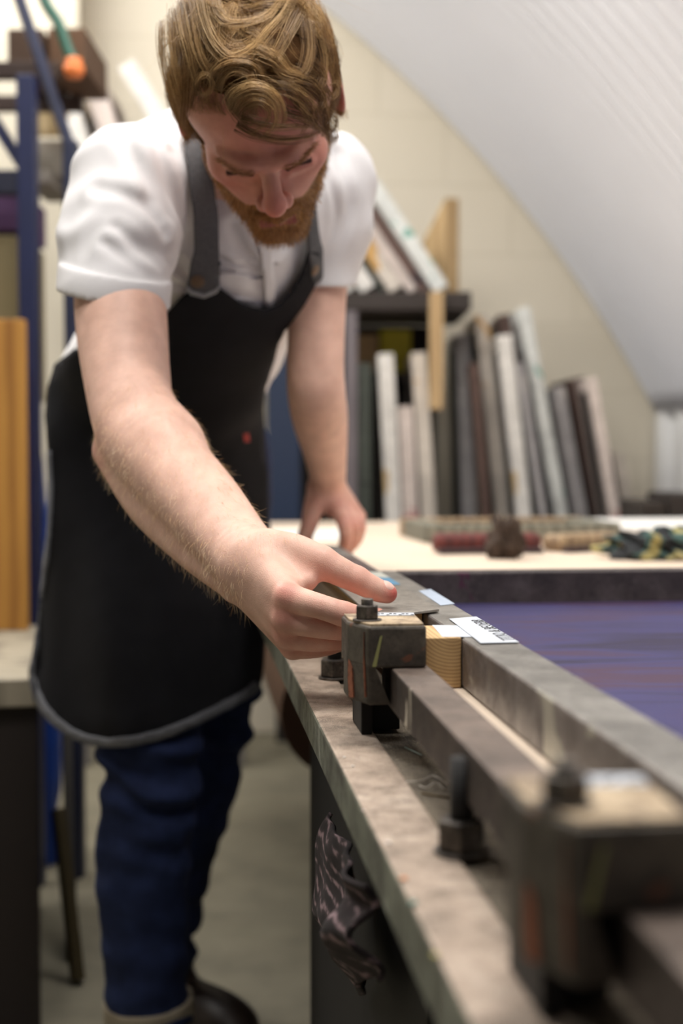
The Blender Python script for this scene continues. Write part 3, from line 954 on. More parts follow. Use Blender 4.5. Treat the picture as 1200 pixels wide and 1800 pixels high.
for args in [
    ((640, 915), (640, 640), 30, 4.00, .34, F_dark, S_dark, 'very dark screen standing at the left of the lower rack bay'),
    ((692, 915), (677, 624), 34, 3.98, .36, F_white, S_dark, 'off white screen standing upright under the rack shelf'),
    ((722, 915), (712, 716), 32, 3.97, .38, F_pink, S_plum, 'short pinkish screen with a rosy stain at its foot'),
    ((754, 915), (735, 622), 32, 3.98, .37, F_tan, S_plum, 'tall white screen with brown tape next to the pale wood post'),
    ((824, 915), (812, 588), 32, 4.22, .36, F_grey, S_green, 'grey screen standing just right of the wood post'),
    ((856, 915), (831, 640), 16, 3.98, .13, F_brown, S_dark, 'thin brown screen squeezed between grey and taped screens'),
    ((884, 915), (845, 556), 30, 4.12, .44, F_tan, S_green, 'tall leaning white screen with two brown tape marks'),
    ((922, 915), (884, 592), 32, 4.00, .23, F_white, S_dark, 'clean white screen leaning in front of the dark topped one'),
    ((935, 915), (886, 556), 30, 4.26, .30, F_brown, S_dark, 'dark brown screen whose top corner shows above the white one'),
    ((956, 915), (911, 640), 17, 4.01, .22, F_grey, S_green, 'narrow grey screen between the two leaning white screens'),
    ((988, 915), (918, 545), 28, 4.06, .19, F_teal, S_grey, 'tallest pale screen, steeply leaning, right of the dark top'),
    ((1022, 915), (978, 684), 30, 4.12, .42, F_grey, S_plum, 'grey screen with stained side beneath the brown cross edge'),
    ((1054, 915), (1010, 668), 34, 4.20, .36, F_brown, S_plum, 'dark plum screen between grey and pale frames at the right'),
    ((1082, 915), (1038, 666), 22, 3.98, .21, F_pink, S_dark, 'pale pink white screen at the right end of the row'),
    ((1107, 915), (1085, 800), 24, 4.12, .40, F_tan, S_grey, 'small low screen standing last in the row')]:
    leaning_screen(*args)
# top rows on the shelf, leaning to the left
ZS = P(700, 520, 4.05)[2]
for args in [
    ((772, 510), (652, 330), 34, 4.00, .24, F_teal, S_dark, 'white screen with a teal patch leaning last on the rack shelf'),
    ((743, 510), (640, 356), 22, 4.02, .22, F_brown, S_plum, 'brown edged screen leaning behind the teal patched one'),
    ((720, 510), (624, 366), 22, 4.02, .42, F_pink, S_plum, 'pinkish screen leaning between brown and yellow stained screens'),
    ((692, 510), (593, 362), 32, 4.00, .42, F_tan, S_green, 'white screen with yellow stains leaning on the rack shelf'),
    ((668, 510), (581, 380), 14, 4.05, .42, F_dark, S_dark, 'thin dark green screen leaning among the white ones'),
    ((643, 510), (553, 375), 34, 4.00, .42, F_white, S_grey, 'white screen leaning on the shelf next to the far sleeve'),
    ((609, 510), (522, 380), 30, 4.04, .42, F_white, S_grey, 'white screen on the shelf mostly hidden by the far sleeve')]:
    leaning_screen(*args, zb=ZS + .001, group='screens leaning on the rack shelf')

M_upright = wood('pale_timber_upright', G(196, 166, 122), G(160, 130, 90), 10, (1, 1, .1))
M_shelf = simple('dark_shelf_board', G(46, 38, 34), .7, var=.2, scale=6)
M_bluerack = simple('blue_rack_paint', G(8, 20, 62), .5, var=.12, scale=10)
M_purplegrey = simple('purple_grey_post', G(112, 104, 108), .6, var=.1, scale=8)
rk = P(700, 780, 4.0)
rack = empty('screen_rack', (rk[0], rk[1], 0), 0, 'timber and board rack holding leaning screens at the end wall', 'rack')
def wpart(name, p0, p1, mat, parent, bev=.003):
    o0 = parent.location
    return obj(name, box(p0[0] - o0[0], p1[0] - o0[0], p0[1] - o0[1], p1[1] - o0[1], p0[2], p1[2], bev), mat, parent)
xl = P(606, 0, 4.0)[0]; xr_ = P(790, 0, 4.0)[0]
yA, yB = P(600, 780, 3.96)[1], P(600, 780, 4.48)[1]
wpart('shelf', (P(480, 0, 4)[0], yA, ZS - .05), (xr_ + .055, yB, ZS), M_shelf, rack)
wpart('front_post', (xl, yA + .004, 0), (xl + .034, yA + .044, ZS - .051), M_purplegrey, rack)
wpart('hanging_panel', (P(470, 0, 4)[0], yA + .004, .56), (P(528, 0, 4)[0], yA + .08, ZS - .051), simple('navy_post', G(30, 46, 74), .5), rack)
wpart('upright', (P(754, 0, 3.95)[0], yA - .034, P(0, 720, 3.95)[2]), (P(777, 0, 3.95)[0], yA - .001, ZS - .002), M_upright, rack)
zt = P(770, 345, 4.2)[2]
# taller timber fin at the right end of the shelf, cut on the slant
bm = prism(bmesh.new(), [(0, ZS + .001), (0, zt), (.20, zt - .13), (.20, ZS + .001)], -.045, 0, .002)
xform(bm, Matrix.Translation((xr_ + .046 - rk[0], yA + .31 - rk[1], 0)) @ Matrix.Rotation(PI / 2 + .36, 4, 'Z') @ Matrix.Rotation(PI / 2, 4, 'X'))
obj('end_fin', bm, M_upright, rack)
wpart('interior_shade_panel', (P(470, 0, 4)[0], yB + .004, 0), (P(774, 0, 4.3)[0], yB + .014, ZS - .051), simple('interior_shade_dark', G(36, 30, 28), .8), rack)  # dark panel added to stand in for the shaded rack interior
# bits stored under the shelf
def crate(px0, px1, py0, py1, d, L, mat, label, name='carton', cat='box', zb=None, bev=.003):
    a = P(px0, py1, d); b = P(px1, py0, d)
    z0 = a[2] if zb is None else zb
    return tag(obj(name, box(0, b[0] - a[0], 0, L, 0, b[2] - z0, bev), mat, None, (a[0], a[1], z0)), label, cat)
mid = P(600, 652, 4.3)[2]
wpart('inner_board', (xl + .04, yB - .10, mid - .025), (P(748, 0, 4.3)[0], yB, mid - .001), M_shelf, rack)
crate(622, 664, 588, 650, 4.385, .06, simple('tan_carton', G(190, 158, 118), .8, var=.1), 'tan carton on the inner board under the rack shelf', zb=mid)
crate(668, 722, 580, 650, 4.385, .06, simple('mustard_carton', G(196, 180, 60), .8, var=.15), 'mustard yellow carton on the inner board under the rack shelf', zb=mid)
# dark lumps at the far right by the fluted wall
a = P(1128, 884, 4.25)
crate(1128, 1172, 884, 915, 3.62, .3, simple('dark_carton', G(52, 44, 38), .8, var=.2), 'dark carton on the floor by the white fluted wall', zb=0)
crate(1178, 1240, 870, 915, 3.60, .28, simple('brown_bin', G(40, 32, 28), .7, var=.2), 'darker tall bin at the right edge beside the fluted wall', 'storage_bin', 'bin', zb=0)

# ------------------------------------------------------------------ left side: blue racking with stored things
dR = 3.0
fr0 = P(50, 780, dR)
blue = empty('blue_racking', (fr0[0], fr0[1], 0), 0, 'blue steel racking bay with diagonal braces at the left', 'rack')
wp = lambda n, p0, p1, m=M_bluerack: wpart(n, p0, p1, m, blue)
hw = .0185
wp('front_upright', (fr0[0] - hw, fr0[1], 0), (fr0[0] + hw, fr0[1] + .05, P(50, 138, 3.0)[2]))
bk = P(126, 780, 3.06)
wp('rear_upright', (bk[0] - hw * .8, bk[1], 0), (bk[0] + hw * .8, bk[1] + .05, P(126, 250, 3.06)[2]), simple('dark_blue_paint', G(22, 30, 58), .5))
bl = P(0, 318, dR)
wp('beam', (fr0[0] - 1.2, fr0[1] + .006, bl[2] - .03), (fr0[0] - hw - .001, fr0[1] + .046, bl[2] + .02), simple('navy_beam', G(12, 16, 40), .5))
def brace(name, a, b, w, mat=M_bluerack):
    a = np.array(a) - np.array([fr0[0], fr0[1], 0]); b = np.array(b) - np.array([fr0[0], fr0[1], 0])
    L = float(np.linalg.norm(b - a))
    bm = box(-w / 2, w / 2, -.010, .010, 0, L, .002)
    M = Matrix.Translation(Vector(a)) @ Vector(b - a).to_track_quat('Z', 'Y').to_matrix().to_4x4()
    xform(bm, M)
    obj(name, bm, mat, blue)
brace('brace', P(-40, 165, dR + .02), P(52, 310, dR + .02), .045)
brace('brace', P(14, -60, 2.985), P(124, 262, 3.045), .030, simple('deep_blue_paint', G(20, 28, 60), .5))  # brace in its own dark blue paint
# upper shelf with brown boxes
zsh = P(60, 152, 3.3)[2]
for dd_ in (3.12, 3.42):
    wp('shelf_beam', (fr0[0] - 1.2, P(0, 780, dd_)[1], zsh - .035), (P(152, 0, 3.45)[0], P(0, 780, dd_ + .035)[1], zsh), simple('dark_rack_beam', G(58, 44, 38), .8))
crate(14, 76, 52, 150, 3.13, .3, simple('dark_brown_carton', G(66, 46, 30), .8, var=.15, scale=8), 'small dark brown carton at the left of the high shelf', zb=zsh + .001)
crate(84, 150, 50, 146, 3.14, .3, simple('brown_carton', G(84, 58, 36), .8, var=.12, scale=8), 'larger brown carton on the high shelf under the green hose', zb=zsh + .001)
# green cable with orange connector, hanging from above
cp = [P(30, -330, 3.0), P(44, -170, 3.0), P(62, -70, 3.0), P(78, 0, 3.0), P(102, 40, 3.0), P(118, 84, 3.0), P(130, 112, 3.0)]
cord = empty('green_air_hose', tuple(cp[-1]), 0, 'green hose with orange connector hanging over the brown cartons', 'hose')
rel = [p - cp[-1] for p in cp]
obj('hose', tube(bmesh.new(), smooth_line(rel, 8), .012, 12, taper=None), simple('green_rubber', G(30, 80, 64), .45), cord)
bm = bmesh.new(); cyl(bm, (0, 0), .017, -.030, .012, 20, bevel=.003); cyl(bm, (0, 0), .022, -.022, -.004, 20, bevel=.003)
obj('connector', bm, simple('orange_plastic', G(214, 118, 58), .4), cord)
# things in the bay
crate(58, 122, 246, 310, 3.5, .2, simple('grey_carton', G(138, 132, 122), .8), 'grey carton in the racking bay behind the blue upright', zb=P(0, 310, 3.5)[2])
wp('shelf_board', (P(52, 0, 3.5)[0], P(0, 780, 3.45)[1], P(0, 310, 3.5)[2] - .03), (P(126, 0, 3.7)[0], P(0, 780, 3.73)[1], P(0, 310, 3.5)[2] - .001), simple('rack_shelf_grey', G(120, 114, 106), .8))
# plywood offcut
bm = prism(bmesh.new(), [(0, 0), (.055, 0), (.075, .05), (.05, .115), (.012, .115), (-.01, .06)], 0, .012, .001)
xform(bm, Matrix.Rotation(PI / 2, 4, 'X'))
pl = P(68, 258, 3.475)
tag(obj('plywood_offcut', bm, wood('plywood', G(206, 184, 140), G(170, 144, 100), 8), None, (pl[0], pl[1], P(0, 246, 3.5)[2] + .0012)), 'pale plywood offcut standing behind the blue upright', 'offcut')
# white frames leaning behind the near shoulder
for args in [
    ((150, 300), (112, 160), 44, 3.95, .34, F_white, S_grey, 'bright white screen leaning nearest the blue racking'),
    ((212, 300), (166, 154), 42, 4.0, .34, F_pink, S_grey, 'second bright screen behind the near shoulder'),
    ((285, 225), (222, 122), 40, 4.05, .34, F_white, S_grey, 'tall bright screen leaning behind the near shoulder beside the hair')]:
    leaning_screen(*args, zb=P(0, 360, 3.95)[2], group='bright screens behind the near shoulder')
wp('shelf_board', (P(108, 0, 3.8)[0], P(0, 780, 3.84)[1], P(0, 360, 3.95)[2] - .03), (P(450, 0, 4.4)[0], P(0, 780, 4.40)[1], P(0, 360, 3.95)[2] - .001), simple('grey_shelf', G(150, 146, 142), .7))
for px_ in (130, 405):
    wp('shelf_post', (P(px_, 0, 4.15)[0], P(0, 780, 4.15)[1], 0), (P(px_, 0, 4.15)[0] + .04, P(0, 780, 4.15)[1] + .04, P(0, 360, 3.95)[2] - .031), simple('grey_post', G(120, 116, 112), .7))
wp('front_upright', (fr0[0] - 1.2 - hw * 2, fr0[1], 0), (fr0[0] - 1.2, fr0[1] + .05, P(50, 138, 3.0)[2]))
# carton stack lower in the bay (mostly hidden by the upright)
zz = P(0, 440, 3.25)[2]
crate(-60, 32, 330, 412, 3.15, .3, simple('purple_carton', G(74, 44, 84), .7), 'purple carton in the racking bay at the left edge', zb=zz + .03)
crate(-60, 30, 415, 560, 3.15, .3, simple('olive_carton', G(124, 112, 80), .8), 'olive carton with red stripe under the purple one', zb=P(0, 700, 3.15)[2])
# bench in the near left with a plank standing on it
bz = H - (1195 - 780) * 2.25 / 2500
bench = empty('workbench', (P(75, 0, 2.25)[0], P(0, 780, 2.25)[1], 0), .21, 'low grey topped workbench with dark cupboard at the left edge', 'workbench')
bl0 = bench.location
obj('bench_top', box(-.75, 0, 0, .68, bz - .045, bz, .003), wood('weathered_grey_wood', G(168, 158, 138), G(128, 120, 104), 3, (1, 5, 1)), bench)
obj('cupboard', box(-.75, -.012, .02, .66, 0, bz - .0455, .003), simple('dark_brown_board', G(36, 27, 23), .7, var=.12, scale=5), bench)
pk = P(22, 1080, 2.84)
tag(obj('tall_plank', box(-.30, .028, 0, .03, 0, P(0, 562, 2.84)[2] - bz - .002, .002), wood('golden_pine', G(190, 138, 62), G(150, 100, 40), 7, (1, 1, .12)), None, (pk[0], pk[1], bz + .001)), 'golden pine board standing upright on the grey workbench', 'plank')
# boards leaning in the shade behind the bench
def lean_board(p0, p1, w, t, mat, label, d0, d1):
    a = P(p0[0], p0[1], d0); b = P(p1[0], p1[1], d1)
    L = float(np.linalg.norm(b - a))
    bm = box(-w / 2, w / 2, -t / 2, t / 2, 0, L, .002)
    M = Matrix.Translation(Vector(a)) @ Vector(b - a).to_track_quat('Z', 'X').to_matrix().to_4x4()
    xform(bm, M)
    zmin = min(v.co.z for v in bm.verts)
    for v in bm.verts: v.co.z += -zmin + .001
    tag(obj('leaning_board', bm, mat), label, 'board')
lean_board((126, 1690), (118, 1300), .08, .02, simple('dusty_dark_board', G(44, 40, 36), .8, var=.15), 'dusty dark board leaning behind the bench near the floor', 2.64, 2.85)
lean_board((136, 1640), (102, 1340), .03, .02, simple('ochre_batten', G(66, 54, 22), .7), 'thin ochre batten leaning beside the dusty dark board', 2.50, 2.58)
# blue bag low by the upright
c = P(72, 1000, 3.2)
lump('blue_bag', (c[0], c[1], 0), (.035, .05, .54), simple('blue_nylon', G(26, 66, 150), .5, var=.2, scale=12), 'tall bright blue bag standing at the foot of the racking', 'bag', 4.0, .12)
# ================================================================== the man
unit = lambda v: np.asarray(v, float) / np.linalg.norm(v)
root_p = P(300, 1800, 2.25)
man = empty('person', (root_p[0], root_p[1], 0), 0,
            'bearded person in white t-shirt and black apron bending over the press table', 'person')
def pmesh(name, V, F, mat, parent=man, smooth=True, cols=None):
    return np_mesh(name, np.asarray(V) - np.array(man.location), F, mat, parent, smooth, cols)

# ------------------------------------------------------------------ skin material
def skin_mat():
    m, nt, b = new_mat('skin')
    at = N(nt, 'ShaderNodeAttribute', attribute_name='tint')
    tc = N(nt, 'ShaderNodeTexCoord')
    n1 = N(nt, 'ShaderNodeTexNoise', Scale=45.0, Detail=5.0)
    n2 = N(nt, 'ShaderNodeTexVoronoi', Scale=900.0)
    n3 = N(nt, 'ShaderNodeTexNoise', Scale=260.0, Detail=4.0)
    for n in (n1, n2, n3): nt.links.new(tc.outputs['Object'], n.inputs['Vector'])
    v = ramp(nt, n1.outputs[0], [(.3, (.86, .80, .78, 1)), (.7, (1.06, 1.03, 1.02, 1))]).outputs[0]
    c = mix(nt, 1.0, at.outputs['Color'], v, 'MULTIPLY')
    nt.links.new(c, b.inputs['Base Color'])
    b.inputs['Roughness'].default_value = .5
    b.inputs['Specular IOR Level'].default_value = .35
    b.inputs['Subsurface Weight'].default_value = .12
    b.inputs['Subsurface Radius'].default_value = (.008, .003, .0015)
    b.inputs['Subsurface Scale'].default_value = 1.0
    mx = nt.nodes.new('ShaderNodeMath'); mx.operation = 'ADD'
    nt.links.new(n2.outputs[0], mx.inputs[0]); nt.links.new(n3.outputs[0], mx.inputs[1])
    bump(nt, b, mx.outputs[0], .22, .0006)
    return m
M_skin = skin_mat()

# ------------------------------------------------------------------ head frame
yaw, pit, rol = math.radians(11), math.radians(51), math.radians(14)
hf = np.array([math.cos(pit) * math.sin(yaw), -math.cos(pit) * math.cos(yaw), -math.sin(pit)])
u0 = unit(np.array([0, 0, 1.]) - hf[2] * hf)
l0 = np.cross(u0, hf)
hl_ = math.cos(rol) * l0 + math.sin(rol) * u0        # towards his left (image right)
hu = math.cos(rol) * u0 - math.sin(rol) * l0
HC = P(471, 285, 1.45) - .085 * hf
HA = np.array([hl_, hf, hu])
def hd(a, b, c): return HC + a * hl_ + b * hf + c * hu
def to_local(p): return (np.asarray(p) - HC) @ HA.T

# ------------------------------------------------------------------ body: one continuous surface
B = Field()
NB = P(428, 292, 1.78)                                # base of the neck
# head
B.ell(hd(0, -.012, .035), HA, (.076, .098, .090), .01)
B.ell(hd(0, .032, .050), HA, (.071, .058, .052), .03)
B.ell(hd(0, .028, -.038), HA, (.056, .062, .072), .03)
B.cone(hd(-.050, .0, -.050), hd(-.012, .066, -.098), .013, .015, .025)
B.cone(hd(.050, .0, -.050), hd(.012, .066, -.098), .013, .015, .025)
B.cone(hd(-.008, .070, -.101), hd(.008, .070, -.101), .016, .016, .02)
for s in (-1, 1):
    B.ell(hd(s * .043, .053, -.022), HA, (.017, .020, .013), .022)
B.cone(hd(0, .0865, .012), hd(0, .112, -.030), .0085, .0100, .012)
B.ball(hd(0, .1135, -.034), .0115, .008)
for s in (-1, 1):
    B.ell(hd(s * .0120, .1015, -.039), HA, (.0078, .0105, .0075), .005)
    B.ell(hd(s * .031, .0965, -.002), HA, (.0170, .0185, .0125), .010, 'sub')
    B.ell(hd(s * .0315, .0700, -.003), HA, (.0150, .0150, .0120), .0030)
    B.cone(hd(s * .019, .0815, -.0090), hd(s * .042, .076, -.0070), .0016, .0014, .002, 'sub')
    B.cone(hd(s * .020, .083, -.016), hd(s * .042, .076, -.015), .004, .0035, .008)
    B.ball(hd(s * .0065, .1085, -.0475), .0036, .002, 'sub')
    B.chain([hd(s * .007, .0965, .0085), hd(s * .024, .0945, .0095), hd(s * .044, .0750, .0130)], [.0080, .0085, .0070], .007)
# glabella frown creases
for s in (-1, 1):
    B.cone(hd(s * .0055, .1030, .016), hd(s * .0045, .0990, .036), .0010, .0008, .006, 'sub')
B.cone(hd(-.021, .084, -.070), hd(0, .0965, -.067), .0055, .0062, .006)
B.cone(hd(.021, .084, -.070), hd(0, .0965, -.067), .0055, .0062, .006)
B.cone(hd(-.016, .085, -.080), hd(.016, .085, -.080), .0070, .0070, .006)
B.cone(hd(-.022, .094, -.0745), hd(.022, .094, -.0745), .0018, .0018, .002, 'sub')
for s in (-1, 1):                                       # ears
    ea = np.array([hl_ * .93 - hf * .36 * s, hf * .93 + hl_ * .36 * s, hu])
    B.ell(hd(s * .0815, -.016, -.004), ea, (.0065, .0185, .032), .004)
    B.ell(hd(s * .0905, -.012, -.002), ea, (.0065, .0105, .020), .004, 'sub')
# neck and shoulders
B.cone(hd(0, -.028, -.050), NB, .056, .062, .03)
SR, SL = P(228, 332, 1.68), P(570, 322, 1.87)
B.cone(NB, SR, .050, .046, .03)
B.cone(NB, SL, .050, .040, .03)
# right arm (near)
armR = [SR, P(209, 440, 1.645), P(213, 560, 1.60), P(224, 670, 1.55), P(240, 758, 1.505)]
armR_full = None
fl = (unit((.1, -.85, .5)), [1, 1, 1, 1, 1.0, 1.0, 1.08, 1.18, 1.22])
fore = [armR[-1], P(280, 808, 1.465), P(352, 888, 1.40), P(406, 950, 1.345), P(440, 990, 1.308)]
B.chain(armR + fore[1:], [.052, .051, .0515, .047, .0430, .0455, .0415, .0350, .0325], .02, flat=fl)
B.chain([P(199, 792, 1.525), P(262, 886, 1.455), P(340, 968, 1.385), P(412, 1032, 1.325)], [.0225, .0235, .019, .0135], .009, .010)
B.cone(P(262, 705, 1.50), P(300, 770, 1.465), .020, .026, .03)          # brachioradialis over the elbow
# right hand: metacarpals fan from the wrist
W = fore[-1]
mcp = {'i': P(509, 1052, 1.238), 'm': P(505, 1090, 1.243), 'r': P(506, 1119, 1.256), 'p': P(515, 1139, 1.272)}
wst = {'i': P(446, 975, 1.302), 'm': P(436, 994, 1.305), 'r': P(428, 1014, 1.312), 'p': P(424, 1030, 1.320)}
for k, r0, r1 in (('i', .0165, .0128), ('m', .0165, .0126), ('r', .016, .0115), ('p', .0145, .0105)):
    B.cone(wst[k], mcp[k], r0, r1, .012)
B.cone(P(470, 985, 1.295), P(500, 1040, 1.262), .019, .014, .012)       # dorsal filling
B.cone(P(470, 1020, 1.305), P(525, 1085, 1.285), .019, .016, .012)      # palm
fing = {
 'i': ([mcp['i'], P(562, 1066, 1.222), P(606, 1080, 1.224), P(650, 1087, 1.252), P(664, 1084, 1.268)], [.0128, .0108, .0108, .0088, .0076]),
 'm': ([mcp['m'], P(556, 1101, 1.236), P(600, 1106, 1.240), P(640, 1108, 1.262), P(652, 1100, 1.278)], [.0122, .0102, .0100, .0086, .0076]),
 'r': ([mcp['r'], P(548, 1126, 1.254), P(590, 1124, 1.258), P(622, 1120, 1.276), P(630, 1112, 1.288)], [.0115, .0098, .0096, .0082, .0072]),
 'p': ([mcp['p'], P(546, 1141, 1.276), P(576, 1136, 1.280), P(602, 1128, 1.286), P(608, 1120, 1.298)], [.0102, .0086, .0084, .0074, .0064])}
Fg = Field()
for k in 'imrp':
    pts, rs = fing[k]
    B.chain(pts, rs, .0022, sub=4)
for k, r in (('i', .0105), ('m', .0100), ('r', .0092), ('p', .0082)):   # knuckles
    out = unit(mcp[k] - wst[k]); nrm = unit(np.array([-.25, -.8, .45]))
    B.ball(mcp[k] + nrm * .0038 - out * .001, r, .006)
B.ball(fing['i'][0][2] + unit((-.1, -.9, .3)) * .0022, .0095, .004)
# thumb
th = [P(474, 962, 1.302), P(520, 968, 1.288), P(567, 990, 1.275), P(628, 1020, 1.276), P(658, 1035, 1.277), P(680, 1043, 1.279)]
B.chain(th, [.0165, .0150, .0142, .0118, .0108, .0092], .010)
B.ball(th[2] + unit((-.1, -.4, .9)) * .0035, .0115, .006)
B.ball(th[3] + unit((0, -.5, .85)) * .0018, .0108, .004)
B.cone(P(512, 990, 1.288), P(540, 1022, 1.268), .0125, .0085, .012)     # web of the thumb
# left arm (far)
armL = [SL, P(562, 430, 1.885), P(557, 540, 1.90), P(554, 640, 1.905), P(556, 690, 1.915)]
pass
foreL = [armL[-1], P(562, 735, 1.96), P(572, 800, 2.03), P(577, 850, 2.085)]
B.chain(armL + foreL[1:], [.050, .042, .0385, .0385, .0390, .0385, .0305, .0255], .02)
WL = foreL[-1]
mL = {'i': P(594, 896, 2.065), 'm': P(610, 898, 2.085), 'r': P(622, 902, 2.11), 'p': P(628, 908, 2.135)}
wL = {'i': P(566, 856, 2.078), 'm': P(575, 856, 2.088), 'r': P(583, 857, 2.098), 'p': P(590, 858, 2.108)}
for k in 'imrp': B.cone(wL[k], mL[k], .0155, .0125, .012)
fL = {'i': [mL['i'], P(606, 922, 2.03), P(608, 946, 2.035), P(604, 966, 2.055)],
      'm': [mL['m'], P(620, 924, 2.055), P(620, 945, 2.07), P(613, 964, 2.09)],
      'r': [mL['r'], P(630, 924, 2.085), P(628, 944, 2.105), P(620, 958, 2.125)],
      'p': [mL['p'], P(633, 926, 2.12), P(629, 942, 2.135), P(622, 953, 2.15)]}
for k, r in (('i', .0108), ('m', .0108), ('r', .0100), ('p', .0090)):
    B.chain(fL[k], [r * 1.1, r, r * .92, r * .82], .005, sub=4)
tL = [P(560, 864, 2.075), P(551, 892, 2.06), P(543, 922, 2.05), P(535, 945, 2.052), P(531, 958, 2.058)]
B.chain(tL, [.0165, .0148, .0122, .0112, .0092], .012, .005)
B.cone(P(565, 880, 2.075), P(585, 895, 2.075), .013, .011, .012)

vox = VOX
allp = np.array([c for _, c, R, k, m in B.ops]); allr = np.array([[R] for _, c, R, k, m in B.ops])
blo, bhi = (allp - allr).min(0) - .03, (allp + allr).max(0) + .03
bv, bf = snet(B, blo, bhi, vox)
bv = relax(bv, bf, 1, .5)
bv = newton(B, bv)
bn = vnormals(bv, bf)
# ------ skin colour: freckled pale skin, redder at knuckles, finger tips, nose, ears and cheeks
base = np.array(srgb(228, 190, 172)[:3]); red = np.array(srgb(206, 124, 112)[:3])
rm = np.zeros(len(bv))
def blush(c, r, a):
    global rm
    d = np.linalg.norm(bv - c, axis=1)
    rm = np.maximum(rm, a * np.exp(-(d / r) ** 2))
for k in 'imrp':
    nrm = unit(np.array([-.25, -.8, .45]))
    blush(mcp[k] + nrm * .012, .016, .62)
    blush(fing[k][0][2], .017, .6); blush(fing[k][0][1], .014, .4); blush(fing[k][0][-1], .018, .7)
    for q in fL[k]: blush(q, .020, .6)
    blush(mL[k], .03, .5)
blush(th[-1] + np.array([.007, -.005, 0]), .011, 1.25); blush(th[3], .016, .5); blush(th[2], .02, .3)
for q in tL: blush(q, .022, .5)
blush(hd(0, .115, -.034), .022, .75)
for s in (-1, 1):
    blush(hd(s * .045, .065, -.025), .03, .55); blush(hd(s * .085, -.014, 0), .035, .8)
    blush(hd(s * .032, .082, 0), .018, .4)
blush(hd(0, .09, .06), .05, .45)
blush(P(196, 800, 1.51), .03, .5)
# freckle-scale mottling
mot = .05 * np.sin(bv @ np.array([610., 330, 420])) * np.sin(bv @ np.array([-280., 520, 390]))
tint = base[None] + (red - base)[None] * np.clip(rm + mot * .4, 0, 1.2)[:, None]
HLc = to_local(bv)
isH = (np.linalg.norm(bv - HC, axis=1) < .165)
tint[isH] *= np.array([.88, .72, .68])  # head skin darkened to paint in the face's shade, kept ruddy
# hair-bearing skin
def beard_mask(q):
    a, b, c = np.abs(q[:, 0]), q[:, 1], q[:, 2]
    m = (c < -.022 - .95 * np.maximum(0, b - .038)) & (b > -.012) & (c > -.135)
    m |= (a > .050) & (b > .004) & (b < .030) & (c < .030) & (c > -.03)
    m |= (c < -.0505 - .25 * a) & (b > .070) & (a < .036)
    m &= ~((a < .019) & (c > -.0815) & (c < -.0695) & (b > .080))
    m &= ~((a < .0165) & (c > -.052))
    return m
bm_ = beard_mask(HLc) & isH
tint[bm_] = np.array(srgb(158, 116, 70)[:3])
lip = isH & (np.abs(HLc[:, 0]) < .020) & (HLc[:, 2] > -.0815) & (HLc[:, 2] < -.0690) & (HLc[:, 1] > .083)
tint[lip] = np.array(srgb(168, 100, 92)[:3])
for s in (-1, 1):                                     # lash line of the lowered lids
    q = HLc - np.array([s * .0305, .080, -.0085]); q[:, 2] -= -.15 * np.abs(q[:, 0])
    tint[isH & (np.abs(q[:, 0]) < .0140) & (np.abs(q[:, 2]) < .0024) & (np.abs(q[:, 1]) < .012)] = np.array(srgb(74, 46, 36)[:3])
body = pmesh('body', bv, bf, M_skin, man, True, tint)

# thumb nail
M_nail = simple('thumb_nail', srgb(232, 190, 176), .35)
tdir = unit(th[-1] - th[3])
tn = unit(np.array([.05, -.42, .9]) - tdir * (np.array([.05, -.42, .9]) @ tdir))
tw = np.cross(tdir, tn)
NF = Field(); NF.ell(th[-1] - tdir * .0035 + tn * .0060, np.array([tdir, tw, tn]), (.0080, .0064, .0046), .001)
nv, nf = snet(NF, th[-1] - .02, th[-1] + .02, .0006)
pmesh('thumb_nail', nv, nf, M_nail)

# ------------------------------------------------------------------ hair of the head
def hair_mat(name, rough=.42):
    m, nt, b = new_mat(name)
    at = N(nt, 'ShaderNodeAttribute', attribute_name='tint')
    nt.links.new(at.outputs['Color'], b.inputs['Base Color'])
    b.inputs['Roughness'].default_value = rough
    b.inputs['Specular IOR Level'].default_value = .45
    return m
M_hair = hair_mat('hair_strands')
C0 = np.array([0, -.012, .035]); CR = np.array([.0775, .0995, .0915])
sstep = lambda x, a, b: np.clip((x - a) / (b - a), 0, 1) ** 2 * (3 - 2 * np.clip((x - a) / (b - a), 0, 1))
def hairline(n):
    nb = n[1]
    return float(np.interp(nb, [-1, -.5, -.1, .15, .30, .5, .75, .9, 1], [-.85, -.75, -.60, -.42, -.12, .34, .46, .50, .52]))
def hmax(n):
    top = float(sstep(n[2], .15, .75)); front = float(sstep(n[1], .1, .75)) * float(sstep(n[2], .2, .5))
    return (.013 + .014 * top + .010 * front) * (1 - .4 * float(sstep(n[0], .45, .9)))
def local_n(q):
    n = (q - C0) / CR
    return n / (np.linalg.norm(n) + 1e-9)
def shell_pt(n, h):
    return C0 + n * (CR + h)
def flow(n, q, jit):
    top = float(sstep(n[2], .1, .62))
    side = np.array([-.05 * np.sign(n[0]), -.10 + .25 * max(0, n[1]), -1.0])
    tp = np.array([.80, .62, -.10])
    if n[1] > .45: tp = np.array([.55, .60, -.55])
    if n[1] < -.35: tp = np.array([.2 * np.sign(n[0] + .2), -.5, -.6])
    v = tp * top + side * (1 - top)
    A = (.35 + .95 * top)
    ang = A * (mnoise.noise(Vector(q * 26 + jit)) * 1.5 + .6 * mnoise.noise(Vector(q * 60 + jit)))
    v = v - n * (v @ n); v = v / (np.linalg.norm(v) + 1e-9)
    w_ = np.cross(n, v)
    v = v * math.cos(ang) + w_ * math.sin(ang)
    return v
lines, rads, cols = [], [], []
c_dark, c_mid, c_lt = np.array(srgb(74, 52, 30)[:3]), np.array(srgb(136, 100, 58)[:3]), np.array(srgb(220, 182, 124)[:3])
